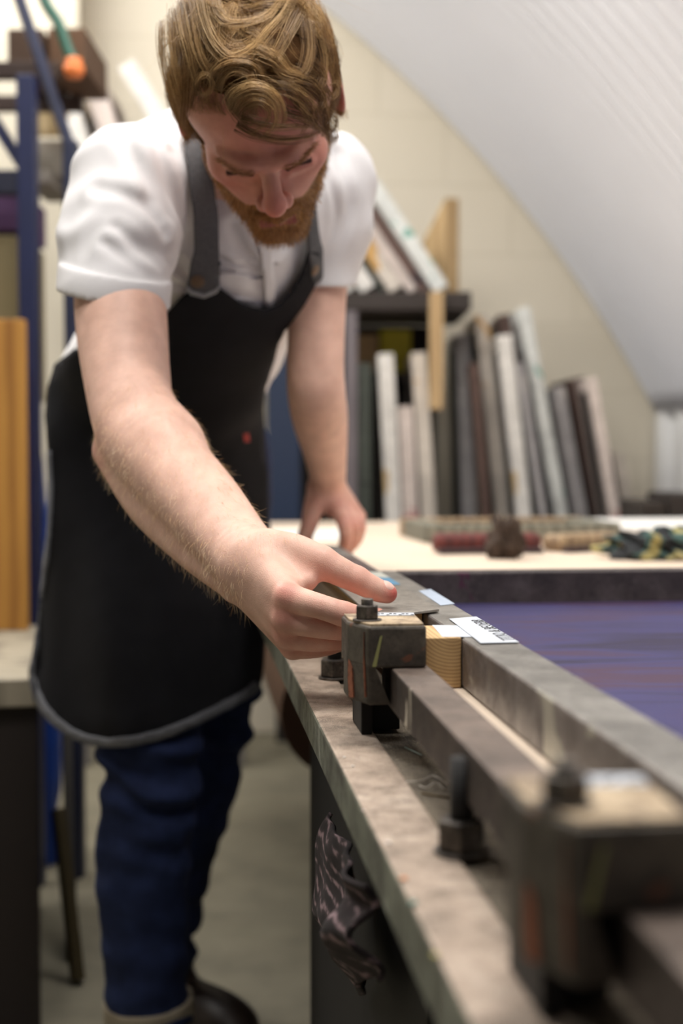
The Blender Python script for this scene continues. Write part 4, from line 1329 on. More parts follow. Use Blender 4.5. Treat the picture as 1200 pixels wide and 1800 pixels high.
def add_lock(G, nstr, sig, rad=.00021, tone=.5, end=.35, wob=.0012):
    """strands following a guide polyline G (head-local), gathering towards the tip"""
    m = len(G)
    T = np.gradient(G, axis=0); T /= np.linalg.norm(T, axis=1, keepdims=True) + 1e-9
    Nn = (G - C0) / CR; Nn /= np.linalg.norm(Nn, axis=1, keepdims=True)
    Bn = np.cross(T, Nn); Bn /= np.linalg.norm(Bn, axis=1, keepdims=True) + 1e-9
    t = np.linspace(0, 1, m)
    env = (1 - (1 - end) * t)
    for _ in range(nstr):
        o1, o2 = nrs.randn() * sig, nrs.randn() * sig * .55
        ph, fq = nrs.rand() * 6.28, 5 + nrs.rand() * 7
        wv = wob * nrs.randn()
        cut = 1.0 if nrs.rand() < .7 else .65 + .35 * nrs.rand()
        L = G + Bn * (o1 * env + wv * np.sin(t * fq + ph))[:, None] + Nn * (o2 * env + wv * .7 * np.cos(t * fq + ph))[:, None]
        mm = max(4, int(m * cut))
        tn_ = np.clip(tone + nrs.randn() * .16, 0, 1)
        ce = c_mid + (c_lt - c_mid) * max(0, tn_ - .4) / .6 if tn_ > .4 else c_dark + (c_mid - c_dark) * tn_ / .4
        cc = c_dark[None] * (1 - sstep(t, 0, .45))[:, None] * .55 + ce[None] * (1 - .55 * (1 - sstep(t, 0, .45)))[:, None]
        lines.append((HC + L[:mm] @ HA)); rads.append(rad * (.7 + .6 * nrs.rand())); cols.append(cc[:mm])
# scattered locks
cnt = 0
while cnt < 900:
    n = nrs.randn(3); n /= np.linalg.norm(n)
    if n[2] < hairline(n) + .02: continue
    if n[2] < .1 and nrs.rand() < .35: continue
    jit = np.array([3.1, 1.7, 5.2])
    top = float(sstep(n[2], .1, .6))
    steps = int(8 + 9 * top + nrs.rand() * 4)
    lay = .35 + .65 * nrs.rand() ** .7
    q = shell_pt(n, .002); G = [q]
    for sidx in range(steps):
        nn = local_n(q)
        if nn[2] < hairline(nn) - .16: break
        q2 = q + .0052 * flow(nn, q, jit)
        nn = local_n(q2)
        tt_ = (sidx + 1) / steps
        h = .002 + hmax(nn) * lay * min(1, tt_ / .35) * (1 - .35 * max(0, tt_ - .75) / .25)
        q = shell_pt(nn, h); G.append(q)
    if len(G) < 5: continue
    cnt += 1
    G = smooth_line(G, 2)
    light = .42 + .20 * top * nrs.rand() + .12 * nrs.randn() + .18 * max(0, -n[0]) + .10 * max(0, -n[1])  # locks toned paler towards top, his right and back: painted highlights
    add_lock(G, 16, .0046, .00019, tone=light, wob=.0016)
# long waves and the curled fringe, each on the outside of the hair mass
HS = Field(); HS.ell(HC + C0 @ HA, HA, CR + .027, .01)
cam0 = np.array([0, 0, H])
def raydir(px, py):
    return FWD + UPV * ((900 - py) / 2500) + np.array([(px - 600) / 2500, 0, 0])
def march(F, px, py, d0=1.0, d1=2.8, it=90):
    px = np.atleast_1d(np.asarray(px, float)); py = np.atleast_1d(np.asarray(py, float))
    D = FWD[None] + UPV[None] * ((900 - py) / 2500)[:, None]
    D[:, 0] += (px - 600) / 2500
    nd = np.linalg.norm(D, axis=1)
    d = np.full(len(px), d0); best = np.full(len(px), 9.0); bd = d.copy()
    for _ in range(it):
        v = F(cam0 + D * d[:, None])
        up = v < best
        best = np.where(up, v, best); bd = np.where(up, d, bd)
        d = np.where(v > 4e-4, np.minimum(d + np.maximum(v, 4e-4) / nd * .85, d1), d)
    return bd, best, D
def guide(px, lift=0.0, bulge=.0, k=4):
    px = smooth_line([np.array(p, float) for p in px], k)
    d, _, D = march(HS, px[:, 0], px[:, 1], 1.1, 1.75)
    t = np.linspace(0, 1, len(px))
    d = d - lift - bulge * np.sin(PI * t)
    return (cam0 + D * d[:, None] - HC) @ HA.T
LOCKS = [
 ([(401, 186), (410, 165), (430, 152), (452, 150), (475, 158), (492, 175), (500, 200), (497, 226)], .004, .012, 46, .0036, .78),
 ([(408, 196), (420, 174), (440, 163), (462, 166), (480, 180), (487, 202), (481, 224), (464, 236)], .006, .010, 46, .0034, .84),
 ([(418, 204), (434, 186), (454, 181), (469, 191), (471, 208), (458, 223), (438, 232)], .004, .006, 36, .0030, .70),
 ([(452, 150), (490, 152), (522, 164), (546, 186), (556, 212), (550, 238)], .002, .008, 44, .0044, .52),
 ([(480, 148), (522, 150), (558, 172), (573, 202), (576, 230), (583, 247), (592, 241), (587, 227), (578, 230)], .000, .008, 46, .0032, .42),
 ([(372, 152), (376, 128), (392, 112), (415, 106), (440, 110), (456, 124), (470, 144)], .004, .009, 42, .0030, .66),
 ([(383, 158), (393, 137), (410, 126), (430, 128), (445, 143), (450, 160)], .005, .006, 36, .0028, .60),
 ([(349, 168), (343, 149), (352, 134), (366, 131), (375, 146), (369, 162), (355, 168), (349, 158)], .003, .004, 26, .0017, .60),
 ([(352, -6), (360, 36), (376, 75), (400, 100), (425, 98), (450, 80), (470, 55), (500, 20), (520, -20)], .004, .006, 46, .0036, .86),
 ([(366, 0), (372, 30), (388, 62), (412, 80), (440, 72), (462, 46), (486, 16)], .002, .004, 40, .0036, .74),
 ([(334, -4), (344, 46), (352, 90), (366, 122), (384, 142)], .001, .004, 44, .0042, .66),
 ([(318, -4), (322, 46), (334, 96), (342, 134), (352, 150)], .000, .004, 44, .0042, .60),
 ([(378, 2), (384, 26), (404, 40), (440, 38), (472, 24), (498, -4)], .004, .006, 40, .0030, .78),
 ([(524, 22), (502, 66), (482, 98), (452, 120), (412, 127)], .001, .006, 44, .0040, .60),
 ([(541, 36), (546, 88), (532, 130), (500, 150), (470, 152)], .000, .006, 44, .0044, .46),
 ([(556, 40), (572, 100), (571, 146), (584, 174), (590, 200)], -.004, .006, 40, .0040, .44),
 ([(572, 84), (583, 120), (590, 150), (594, 172)], -.006, .003, 26, .0030, .42),
 ([(472, 66), (463, 92), (452, 112), (458, 130)], .003, .004, 26, .0026, .62),
 ([(416, 218), (440, 232), (474, 242), (510, 245), (546, 238), (570, 226)], .002, .004, 46, .0030, .50),
 ([(424, 206), (452, 216), (490, 222), (530, 222), (566, 226)], .004, .005, 44, .0034, .58),
 ([(500, 196), (530, 206), (560, 220), (582, 236)], .002, .006, 40, .0038, .48),
 ([(506, 160), (528, 186), (540, 210), (530, 236)], .003, .006, 36, .0034, .54),
 ([(400, 160), (406, 186), (420, 208), (440, 224)], .001, .004, 36, .0034, .40),
 ([(300, 20), (300, 70), (308, 120), (318, 170), (322, 205)], .000, .003, 44, .0046, .56),
 ([(284, 40), (284, 90), (294, 140), (308, 190), (318, 222)], -.006, .002, 44, .0042, .62),
 ([(326, 70), (327, 120), (327, 160), (324, 200), (320, 230)], .000, .003, 40, .0042, .42),
 ([(350, 112), (345, 145), (338, 176), (331, 204)], -.002, .003, 34, .0036, .38),
 ([(548, 110), (566, 134), (560, 158), (574, 182), (566, 206), (580, 226)], .002, .004, 40, .0036, .40),
 ([(530, 140), (552, 150), (568, 176), (558, 196), (572, 222), (566, 240)], .004, .005, 40, .0036, .36),
 ([(566, 150), (582, 168), (592, 160), (590, 146), (580, 150)], .000, .003, 26, .0024, .46),
 ([(560, 190), (578, 198), (590, 212), (586, 230), (574, 228)], .002, .004, 34, .0030, .40),
 ([(520, 180), (540, 196), (556, 220), (574, 238), (590, 250)], .004, .005, 38, .0032, .42),
 ([(576, 90), (588, 116), (594, 140), (588, 158), (596, 172)], -.004, .003, 30, .0030, .40)]
for pts, lift, bul, ns, sg, tone in LOCKS:
    G = guide(pts, lift, bul)
    add_lock(G, ns, sg, .00022, tone, .55, .0008)  # tone brightens front curls and top waves as painted highlights
# flyaway hairs
for _ in range(110):
    n = nrs.randn(3); n /= np.linalg.norm(n)
    if n[2] < .2: continue
    q = shell_pt(n, .016); v = flow(n, q, np.array([9., 2, 4])) + .5 * nrs.randn(3)
    G = np.array([q + v * .004 * i + n * .0012 * i + .0015 * np.sin(i * .5 + v * 3) for i in range(9)])
    lines.append(HC + G @ HA); rads.append(.00010); cols.append(c_lt)
lines = [L - np.array(man.location) for L in lines]
hair = strands('hair', lines, rads, cols, M_hair, man)
# scalp-side mass of hair under the strands
HB = Field()
HB.ell(HC + C0 @ HA, HA, CR + np.array([.004, .004, .005]), .01)
HB.ell(hd(.004, .040, .094), HA, (.056, .044, .026), .02)
HB.ell(hd(0, .125, -.015), HA, (.105, .092, .098), .010, 'sub')
HB.ell(hd(0, .085, -.105), HA, (.12, .14, .085), .012, 'sub')
hv, hfc = snet(HB, HC - .17, HC + .17, .0028, extra=lambda p: wavy(p, [((210, 130, -160), 0, .0012), ((-120, 260, 190), 1, .0012)]))
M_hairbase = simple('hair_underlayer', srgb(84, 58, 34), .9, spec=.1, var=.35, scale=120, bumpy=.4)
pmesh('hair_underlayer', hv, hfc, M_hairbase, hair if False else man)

# ------------------------------------------------------------------ beard, moustache, brows, arm hair
def short_hair(name, mask, count, dirf, lmin, lmax, rad, pal, seg=5, curl=.25):
    idx = np.where(mask)[0]
    idx = nrs.choice(idx, min(count, len(idx)), replace=len(idx) < count)
    ls, rs, cs = [], [], []
    for i in idx:
        p, n = bv[i], bn[i]
        v = dirf(p, n)
        L = lmin + (lmax - lmin) * nrs.rand()
        j = nrs.randn(3) * curl
        pts = [p - n * .0008]
        q = p.copy(); vv = unit(v + j * .6)
        g = unit(v - n * .5 * (v @ n) + j)
        for s in range(seg):
            q = q + vv * L / seg
            pts.append(q.copy()); vv = unit(vv + (g - vv) * .35)
        ls.append(np.array(pts) - np.array(man.location)); rs.append(rad * (.7 + .6 * nrs.rand()))
        c = np.array(pal[nrs.randint(len(pal))]) * (.75 + .5 * nrs.rand())
        cs.append(c)
    return strands(name, ls, rs, cs, M_hair, man)
ging = [srgb(188, 140, 76)[:3], srgb(160, 112, 58)[:3], srgb(212, 164, 98)[:3], srgb(136, 94, 50)[:3]]
short_hair('beard', bm_, 6500, lambda p, n: .55 * n - .8 * hu + .25 * hf * (abs(to_local(p)[0]) < .03) + .12 * np.sign(to_local(p)[0]) * hl_,
           .004, .0105, .00020, ging)
brow = isH & (np.abs(HLc[:, 0]) > .012) & (np.abs(HLc[:, 0]) < .048) & (np.abs(HLc[:, 2] - (.0055 + .12 * (np.abs(HLc[:, 0]) - .012))) < .0042) & (HLc[:, 1] > .05)
for s in (-1, 1):
    short_hair('eyebrow', brow & (s * HLc[:, 0] > 0), 600, lambda p, n: .25 * n + np.sign(to_local(p)[0]) * hl_ * .9 + .12 * hu, .005, .009, .00018,
               [srgb(170, 124, 78)[:3], srgb(146, 100, 62)[:3], srgb(190, 150, 104)[:3]], 4, .15)
lash = np.zeros(len(bv), bool)
for s in (-1, 1):
    q = HLc - np.array([s * .0305, .081, -.0085])
    lash |= isH & (np.abs(q[:, 0]) < .013) & (np.abs(q[:, 2] + .15 * np.abs(q[:, 0])) < .0017) & (np.abs(q[:, 1]) < .010)
for s in (-1, 1):
    short_hair('eyelashes', lash & (s * HLc[:, 0] > 0), 110, lambda p, n: .8 * hf - .45 * hu, .002, .004, .00014, [srgb(70, 44, 30)[:3]], 4, .1)
# fair hair along the near forearm
d_arm = np.full(len(bv), 9.0)
for a, b in zip(fore[:-1], fore[1:]):
    t = np.clip(((bv - a) @ (b - a)) / ((b - a) @ (b - a)), 0, 1)
    d_arm = np.minimum(d_arm, np.linalg.norm(bv - (a + t[:, None] * (b - a)), axis=1))
adir = unit(fore[-1] - fore[0])
am = (d_arm < .06) & ((bv - fore[0]) @ adir > -.02) & ((bv - fore[-1]) @ adir < .03)
short_hair('arm_hair', am, 3000, lambda p, n: .38 * n + .7 * adir + np.array([-.2, 0, -.25]), .007, .015, .000085,
           [srgb(232, 200, 150)[:3], srgb(214, 172, 116)[:3], srgb(244, 222, 184)[:3]], 4, .25)

# ------------------------------------------------------------------ clothing
PEL = P(280, 735, 2.20)
MS = (P(228, 325, 1.69) + P(573, 320, 1.87)) / 2
spine = unit(MS - PEL)
lat = P(573, 320, 1.87) - P(228, 325, 1.69); lat = unit(lat - spine * (lat @ spine))
front = np.cross(lat, spine)
if front @ np.array([.3, -.9, 0]) < 0: front = -front
TX = np.array([lat, front, spine])
latp = unit(np.array([.84, .54, 0])); frp = np.array([.54, -.84, 0]); PX = np.array([latp, frp, [0, 0, 1.]])
def torso(F, g=0.0):
    F.ell(MS - .125 * spine + .012 * front, TX, np.array([.165, .112, .19]) + g, .02)
    F.ell(MS - .07 * spine - .030 * front, TX, np.array([.165, .095, .14]) + g, .03)
    F.ell(MS - .34 * spine + .0 * front, TX, np.array([.160, .118, .22]) + g, .05)
    F.ell(PEL + np.array([-.01, 0, .02]), PX, np.array([.158, .120, .16]) + g, .05)
    return F
S = Field()
torso(S)
S.chain([P(228, 328, 1.69), P(325, 296, 1.76), NB, P(573, 322, 1.87)], [.064, .066, .070, .060], .04, .03)
def cutcone(F, a, b, r1, r2, n, k, lead=None, mode='add'):
    a, b = np.asarray(a, f32), np.asarray(b, f32); ba = b - a; bb = float(ba @ ba); n = np.asarray(unit(n), f32)
    def fn(p):
        pa = p - a; h = np.clip(pa @ ba / bb, 0, 1); q = pa - h[:, None] * ba
        d = np.sqrt((q * q).sum(1)) - (r1 + (r2 - r1) * h)
        d = np.maximum(d, (p - b) @ n)
        if lead is not None: d = np.maximum(d, -((p - b) @ n) - lead)
        return d
    F._add(fn, (a + b) / 2, np.linalg.norm(ba) / 2 + max(r1, r2) * 1.5, k, mode)
cb = P(199, 527, 1.617)
vR = unit(cb - np.array([0, 0, H])); nR = np.array([-.15, 0, -.98]); nR = unit(nR - vR * (nR @ vR) + .10 * vR)
S.cone(P(228, 330, 1.685), P(207, 425, 1.65), .066, .0645, .03)
cutcone(S, P(207, 425, 1.65), cb, .0645, .0605, nR, .02)
cutcone(S, P(204, 470, 1.635), cb, .0660, .0645, nR, .002, .030)
cutcone(S, P(207, 425, 1.65), cb + nR * .004, .0560, .0575, nR, .003, .034, 'sub')
cl = P(566, 500, 1.897)
vL = unit(cl - np.array([0, 0, H])); nL = np.array([-.02, 0, -1.]); nL = unit(nL - vL * (nL @ vL) + .08 * vL)
S.cone(P(573, 322, 1.87), P(576, 400, 1.885), .060, .055, .03)
cutcone(S, P(576, 400, 1.885), cl, .055, .0455, nL, .02)
cutcone(S, P(566, 470, 1.893), cl, .0490, .0470, nL, .002, .026)
cutcone(S, P(576, 400, 1.885), cl + nL * .004, .047, .0415, nL, .003, .03, 'sub')
armpitR = P(300, 520, 1.70); armpitL = P(520, 470, 1.82)
CREASES = []
for px_, dd_, A_, w_ in [([(172, 330), (215, 342), (258, 366), (286, 410)], 1.60, .0042, .0075), ([(186, 430), (225, 462), (262, 492), (284, 506)], 1.57, .0040, .006),
                     ([(205, 400), (246, 436), (280, 470)], 1.58, .0030, .006), ([(268, 250), (300, 320), (318, 390), (318, 470)], 1.63, .0048, .008),
                     ([(300, 270), (330, 350), (336, 440)], 1.66, .0036, .007), ([(212, 236), (240, 290), (262, 350)], 1.63, .0034, .008),
                     ([(596, 270), (612, 340), (600, 420), (580, 470)], 1.82, .0036, .007), ([(574, 300), (590, 380), (572, 450)], 1.81, .0032, .006),
                     ([(410, 400), (430, 450), (450, 500)], 1.70, .004, .008)]:
    q_ = smooth_line([np.array(c, float) for c in px_], 4)
    CREASES.append((q_, A_ * .75, w_))
def shirt_folds(p):
    q = p + .012 * np.stack([np.sin(p @ np.array([31., 17, 23])), np.sin(p @ np.array([-19., 27, 33])), np.sin(p @ np.array([22., -29, 15]))], 1)
    r = np.zeros(len(p))
    for c, w in ((armpitR, .0042), (armpitL, .0034)):
        v = q - c; dd = np.linalg.norm(v, axis=1)
        ang = np.arctan2(v[:, 2], v[:, 0] * .8 - v[:, 1] * .6)
        r += w * np.exp(-(dd / .15) ** 2) * np.minimum(1, dd / .05) * np.sin(ang * 9 + dd * 30)
    r += .0013 * np.sin(q @ np.array([30., 40, 115])) + .0010 * np.sin(q @ np.array([90., 30, -45]) + 1.3)
    # gentle long folds down the back of the shoulder
    r += .0012 * np.sin(q @ np.array([70., 20, 52]) + .6)
    for pl_, A_, w_ in CREASES:
        dm = np.full(len(p), 9.0)
        for a_, b_ in zip(pl_[:-1], pl_[1:]):
            h_ = np.clip(((p - a_) @ (b_ - a_)) / ((b_ - a_) @ (b_ - a_)), 0, 1)
            dm = np.minimum(dm, np.linalg.norm(p - (a_ + h_[:, None] * (b_ - a_)), axis=1))
        r += A_ * (np.exp(-(dm / w_) ** 2) - .75 * np.exp(-((dm - 2.1 * w_) / (1.3 * w_)) ** 2))
    for c_, n_ in ((cb, nR), (cl, nL)):
        dd = np.linalg.norm(p - c_, axis=1)
        r *= sstep(np.where(dd < .13, -((p - c_) @ n_), 1.0), .03, .075)
    return r.astype(f32)
lo = np.array([-.52, 1.5, .78]); hi = np.array([.2, 2.45, 1.5])
_cr = []
for q_, A_, w_ in CREASES:
    d_, _, D_ = march(S, q_[:, 0], q_[:, 1], 1.3, 2.4, 80)
    _cr.append((cam0 + D_ * d_[:, None], A_, w_))
CREASES = _cr
sv, sf = snet(S, lo, hi, .0030, extra=shirt_folds)
sv = relax(sv, sf, 1, .5)
def cloth(name, col, weave=900, rough=.9, bstr=.25, var=.06, vs_=30):
    m, nt, b = new_mat(name)
    tc = N(nt, 'ShaderNodeTexCoord')
    n1 = N(nt, 'ShaderNodeTexNoise', Scale=float(weave), Detail=2.0); n2 = N(nt, 'ShaderNodeTexNoise', Scale=float(vs_), Detail=5.0)
    for n in (n1, n2): nt.links.new(tc.outputs['Object'], n.inputs['Vector'])
    d = tuple(max(0, c * (1 - var)) for c in col[:3]) + (1,); l = tuple(min(1, c * (1 + var)) for c in col[:3]) + (1,)
    c = ramp(nt, n2.outputs[0], [(.35, d), (.65, l)]).outputs[0]
    c = mix(nt, ramp(nt, n1.outputs[0], [(.4, (0, 0, 0, 1)), (.6, (.4, .4, .4, 1))]).outputs[0], c, d)
    nt.links.new(c, b.inputs['Base Color'])
    b.inputs['Roughness'].default_value = rough; b.inputs['Specular IOR Level'].default_value = .2
    bump(nt, b, n1.outputs[0], bstr, .0008)
    return m
M_shirt = cloth('white_cotton', srgb(226, 224, 225), 700, .9, .2, .02, 20)
shirt = pmesh('t_shirt', sv, sf, M_shirt)

# jeans
Jn = Field()
HRj, HLj = P(215, 830, 2.14), P(372, 830, 2.30)
KR, AR_ = P(264, 1330, 2.04), P(262, 1786, 2.095)
KL, AL_ = P(350, 1345, 2.285), P(276, 1660, 2.34)
Jn.ell(PEL + np.array([0, .01, -.03]), PX, np.array([.165, .118, .15]), .02)
Jn.chain([HRj, P(250, 1080, 2.06), KR, P(250, 1540, 2.065)], [.098, .086, .0715, .0665], .05, .02)
cutcone(Jn, P(250, 1540, 2.065), AR_, .0665, .0600, AR_ - P(250, 1540, 2.065), .01)
Jn.chain([HLj, P(375, 1090, 2.28), KL, P(306, 1520, 2.32)], [.098, .086, .0680, .060], .05, .02)
cutcone(Jn, P(306, 1520, 2.32), AL_ + np.array([0, 0, -.05]), .060, .052, AL_ - P(306, 1520, 2.32), .01)
def jean_folds(p):
    q = p + .02 * np.stack([np.sin(p @ np.array([21., 13, 17])), np.sin(p @ np.array([-15., 19, 23])), np.sin(p @ np.array([18., -13, 11]))], 1)
    z = q[:, 2]
    k = np.exp(-((z - .50) / .13) ** 2) + .8 * np.exp(-((z - .12) / .07) ** 2) + .25
    return (k * (.0038 * np.sin(q @ np.array([34., -12, 92])) + .0034 * np.sin(q @ np.array([-52., 18, 78]) + 2) + .0022 * np.sin(q @ np.array([40., 10, 150]) + 1))).astype(f32)
jv, jf = snet(Jn, (-.56, 1.85, .02), (.1, 2.5, 1.12), .005, extra=jean_folds)
jv = relax(jv, jf, 2, .5)
M_denim = cloth('indigo_denim', srgb(32, 42, 74), 520, .85, .5, .22, 40)
jeans = pmesh('jeans', jv, jf, M_denim)
# rolled cuffs
M_cuff = cloth('faded_denim_inside', srgb(150, 140, 122), 500, .9, .4, .1, 40)
for (a, b, r, L) in ((P(250, 1540, 2.065), AR_, .0635, .036), (P(306, 1520, 2.32), AL_ + np.array([0, 0, -.05]), .0555, .034)):
    CF = Field(); n = unit(b - a)
    cutcone(CF, a, b + n * .006, r + .003, r + .0025, n, .001, L)
    cutcone(CF, a, b + n * .03, r - .006, r - .006, n, .001, None, 'sub')
    cv, cf = snet(CF, b - .12, b + .12, .003)
    pmesh('jeans_cuff', relax(cv, cf, 1), cf, M_cuff)

# shoes
M_shoe = simple('dark_brown_leather', srgb(44, 33, 27), .45, var=.2, scale=30)
M_sole = simple('dark_rubber_sole', srgb(26, 23, 22), .7)
def shoe(ankle, tdir2):
    t = np.array([tdir2[0], tdir2[1], 0]); t = unit(t); n = np.cross([0, 0, 1.], t)
    o = np.array([ankle[0], ankle[1], 0])
    A = np.array([t, n, [0, 0, 1.]])
    F = Field()
    F.cone(o + np.array([0, 0, .135]), o + t * .005 + np.array([0, 0, .07]), .046, .047, .02)
    F.ell(o - t * .030 + np.array([0, 0, .045]), A, (.050, .039, .050), .02)
    F.ell(o + t * .075 + np.array([0, 0, .040]), A, (.095, .043, .046), .03)
    F.ell(o + t * .145 + np.array([0, 0, .036]), A, (.062, .047, .036), .03)
    F.plane((0, 0, .018), (0, 0, -1), .004)
    v, f = snet(F, o + np.array([-.28, -.28, -.01]), o + np.array([.28, .28, .20]), .004)
    up = pmesh('shoe', relax(v, f, 1), f, M_shoe)
    pts = []
    for i in range(40):
        a = 2 * PI * i / 40
        x = math.cos(a); y = math.sin(a)
        L = .062 + .145 * (1 if x > 0 else .18) * abs(x) ** 1
        px_ = .06 + x * (.152 if x > 0 else .142)
        w = .0435 if x > 0 else .0385
        pts.append(tuple((o + t * px_ + n * y * w)[:2] - np.array(man.location)[:2]))
    s = obj('sole', prism(bmesh.new(), pts, 0.0005, .0225, .003), M_sole, up)
    return up
shoe(P(286, 1662, 2.34), (.76, -.66))
shoe(P(262, 1786, 2.095), (.45, -.89))

# ------------------------------------------------------------------ apron, draped on the front of the figure
AP = Field()
torso(AP, .013)
AP.ell(PEL + np.array([-.01, 0, .02]), PX, np.array([.185, .14, .17]), .05)
AP.chain([P(215, 830, 2.14), P(250, 1080, 2.06), P(258, 1240, 2.045)], [.118, .104, .094], .06)
AP.chain([P(372, 830, 2.30), P(375, 1090, 2.28), P(365, 1250, 2.285)], [.118, .104, .09], .06)
AP.cone(PEL + np.array([0, 0, .05]), P(262, 1300, 2.17), .150, .176, .06, flat=(frp, 1.28))
def drape(px, py):
    d, best, D = march(AP, px, py, 1.3, 2.6, 80)
    z = np.asarray(py, float)
    sk = sstep(z, 760, 1000)
    fold = sk * (.010 * np.sin(np.asarray(px) * .026 + z * .004) + .006 * np.sin(np.asarray(px) * .055 - z * .006 + 1.0))
    fold = fold + (1 - sk) * .003 * np.sin(z * .045 + np.asarray(px) * .02)
    return d + fold, D
from mathutils.geometry import delaunay_2d_cdt
def sheet(name, poly, step, mat, off=0.0, thick=.0022, surf=drape, parent=man, dens=None):
    poly = np.array(poly, float)
    out = []
    for a, b in zip(poly, np.roll(poly, -1, 0)):
        k = max(1, int(np.linalg.norm(b - a) / step))
        for i in range(k): out.append(a + (b - a) * i / k)
    out = np.array(out)
    x0, y0 = out.min(0); x1, y1 = out.max(0)
    gx, gy = np.meshgrid(np.arange(x0 + step / 2, x1, step), np.arange(y0 + step / 2, y1, step))
    g = np.stack([gx.ravel(), gy.ravel()], 1)
    # keep grid points inside, away from the rim
    ins = np.zeros(len(g), bool); j = len(out) - 1
    for i in range(len(out)):
        xi, yi = out[i]; xj, yj = out[j]
        c = ((yi > g[:, 1]) != (yj > g[:, 1])) & (g[:, 0] < (xj - xi) * (g[:, 1] - yi) / (yj - yi + 1e-9) + xi)
        ins ^= c; j = i
    g = g[ins]
    if len(g):
        dm = np.min(np.linalg.norm(g[:, None] - out[None], axis=2), 1)
        g = g[dm > step * .45]
    allp_ = np.concatenate([out, g])
    n = len(out)
    v2, e, f, *_ = delaunay_2d_cdt([Vector(p) for p in allp_], [(i, (i + 1) % n) for i in range(n)], [], 1, 1e-4)
    v2 = np.array([tuple(v) for v in v2])
    d, D = surf(v2[:, 0], v2[:, 1])
    V = cam0 + D * (d - off)[:, None]
    F = np.array([list(t) for t in f])
    # face the viewer's side outwards
    nn = np.cross(V[F[:, 1]] - V[F[:, 0]], V[F[:, 2]] - V[F[:, 0]])
    if (nn * (cam0 - V[F[:, 0]])).sum() < 0: F = F[:, ::-1]
    V = relax(V, F, 1, .3) if len(g) > 20 else V
    o = pmesh(name, V, F, mat, parent)
    sd = o.modifiers.new('thickness', 'SOLIDIFY'); sd.thickness = thick; sd.offset = 1
    return o
M_apron = cloth('black_denim_apron', srgb(25, 25, 29), 600, .85, .4, .15, 30)
M_strap = cloth('charcoal_strap_denim', srgb(96, 96, 98), 420, .9, .8, .2, 300)
M_bind = cloth('grey_binding', srgb(112, 113, 118), 500, .9, .4, .08, 60)
bib = [(292, 548), (322, 516), (345, 505), (372, 503), (388, 505), (402, 516), (424, 530), (448, 540), (468, 543), (490, 532), (508, 512), (522, 490),
       (533, 462), (538, 440), (560, 442), (566, 470), (552, 505), (532, 540), (514, 562), (500, 582), (490, 602), (480, 640), (467, 680), (462, 715)]
skirt = [(464, 745), (468, 800), (472, 880), (472, 980), (470, 1080), (464, 1170), (457, 1208), (440, 1224), (400, 1246), (350, 1271), (300, 1292), (250, 1306),
         (200, 1312), (160, 1308), (120, 1293), (88, 1268), (64, 1237), (53, 1205), (54, 1165), (64, 1100), (75, 1020), (84, 940), (87, 860), (84, 790),
         (78, 730), (84, 680), (96, 640), (130, 612), (180, 600), (240, 590), (280, 570)]
apron = sheet('apron', bib + skirt, 11, M_apron)
edge = [(84, 790), (87, 860), (84, 940), (75, 1020), (64, 1100), (54, 1165), (53, 1205), (64, 1237), (88, 1268), (120, 1293), (160, 1308), (200, 1312), (250, 1306),
        (300, 1292), (350, 1271), (400, 1246), (440, 1224), (457, 1208)]
ed = smooth_line([np.array(p, float) for p in edge], 4)
tg = np.gradient(ed, axis=0); tg /= np.linalg.norm(tg, axis=1, keepdims=True)
nrm2 = np.stack([tg[:, 1], -tg[:, 0]], 1)          # inward (image y down)
wd = np.linspace(7, 17, len(ed))[:, None]; wd[len(ed) // 3:] = 17
strip_ = np.concatenate([ed - nrm2 * -1.5 * -1, (ed + nrm2 * wd)[::-1]])
sheet('binding', strip_, 9, M_bind, .004, .003, drape, apron)
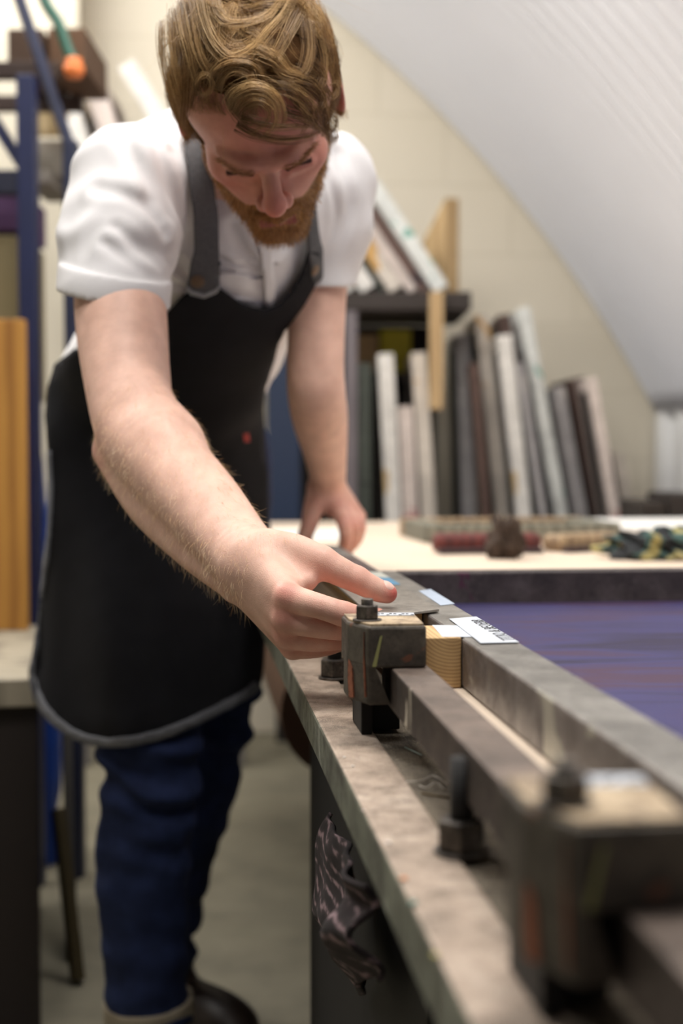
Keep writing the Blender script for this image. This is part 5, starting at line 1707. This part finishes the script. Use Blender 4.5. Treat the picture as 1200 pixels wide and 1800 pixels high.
# straps lie on the shirt
def on_shirt(px, py):
    d, best, D = march(S, px, py, 1.3, 2.4, 80)
    return d - .0050, D
SF = Field()
torso(SF, .006)
SF.chain([P(228, 328, 1.69), P(325, 296, 1.76), NB, P(573, 322, 1.87)], [.070, .072, .072, .066], .04, .03)
def on_soft(px, py):
    d, best, D = march(SF, px, py, 1.3, 2.4, 80)
    return d, D
s1 = sheet('strap', [(318, 225), (340, 218), (372, 300), (384, 380), (386, 440), (387, 500), (380, 512), (358, 521), (336, 516), (326, 504), (332, 470), (340, 440), (338, 380), (330, 300)], 8, M_strap, .012, .003, on_soft, apron)
s2 = sheet('strap', [(532, 360), (552, 350), (558, 400), (566, 440), (566, 486), (556, 498), (544, 494), (540, 450), (535, 404)], 8, M_strap, .012, .003, on_soft, apron)
# stitching edge of the strap ends, brass stud buttons
M_brass = simple('antique_brass', srgb(120, 100, 84), .4, .7)
M_pale = cloth('pale_strap_edge', srgb(150, 152, 156), 400, .9, .4, .1, 60)
sheet('strap_hem', [(328, 500), (338, 510), (358, 515), (378, 507), (386, 497), (387, 504), (380, 514), (358, 523), (334, 517), (326, 506)], 5, M_pale, .0155, .002, on_soft, s1)
def button(px, py, par, r=.0085):
    d, D = on_soft([px], [py]); p = cam0 + D[0] * (d[0] - .0155)
    nrm = unit(grad(SF, p[None])[0])
    bm = bmesh.new(); cyl(bm, (0, 0), r, 0, .003, 24, bevel=.001); cyl(bm, (0, 0), r * .55, .0028, .0045, 20, bevel=.0008)
    M = Matrix.Translation(Vector(p - np.array(man.location))) @ Vector(nrm).to_track_quat('Z', 'Y').to_matrix().to_4x4()
    xform(bm, M); obj('button', bm, M_brass, par)
button(347, 494, s1); button(552, 474, s2, .007)
# shirt placket and its buttons
def on_shirt_close(px, py):
    d, best, D = march(S, px, py, 1.3, 2.4, 80)
    return d, D
pk_ = sheet('placket', [(452, 424), (476, 424), (480, 470), (482, 520), (478, 548), (466, 548), (462, 500), (458, 460)], 6, M_shirt, .0045, .0025, on_shirt_close, shirt)
# small red tag on the apron side
sheet('red_tag', [(427, 762), (436, 760), (438, 776), (429, 777)], 4, simple('red_tag', srgb(170, 52, 46), .8), .004, .001, drape, apron)
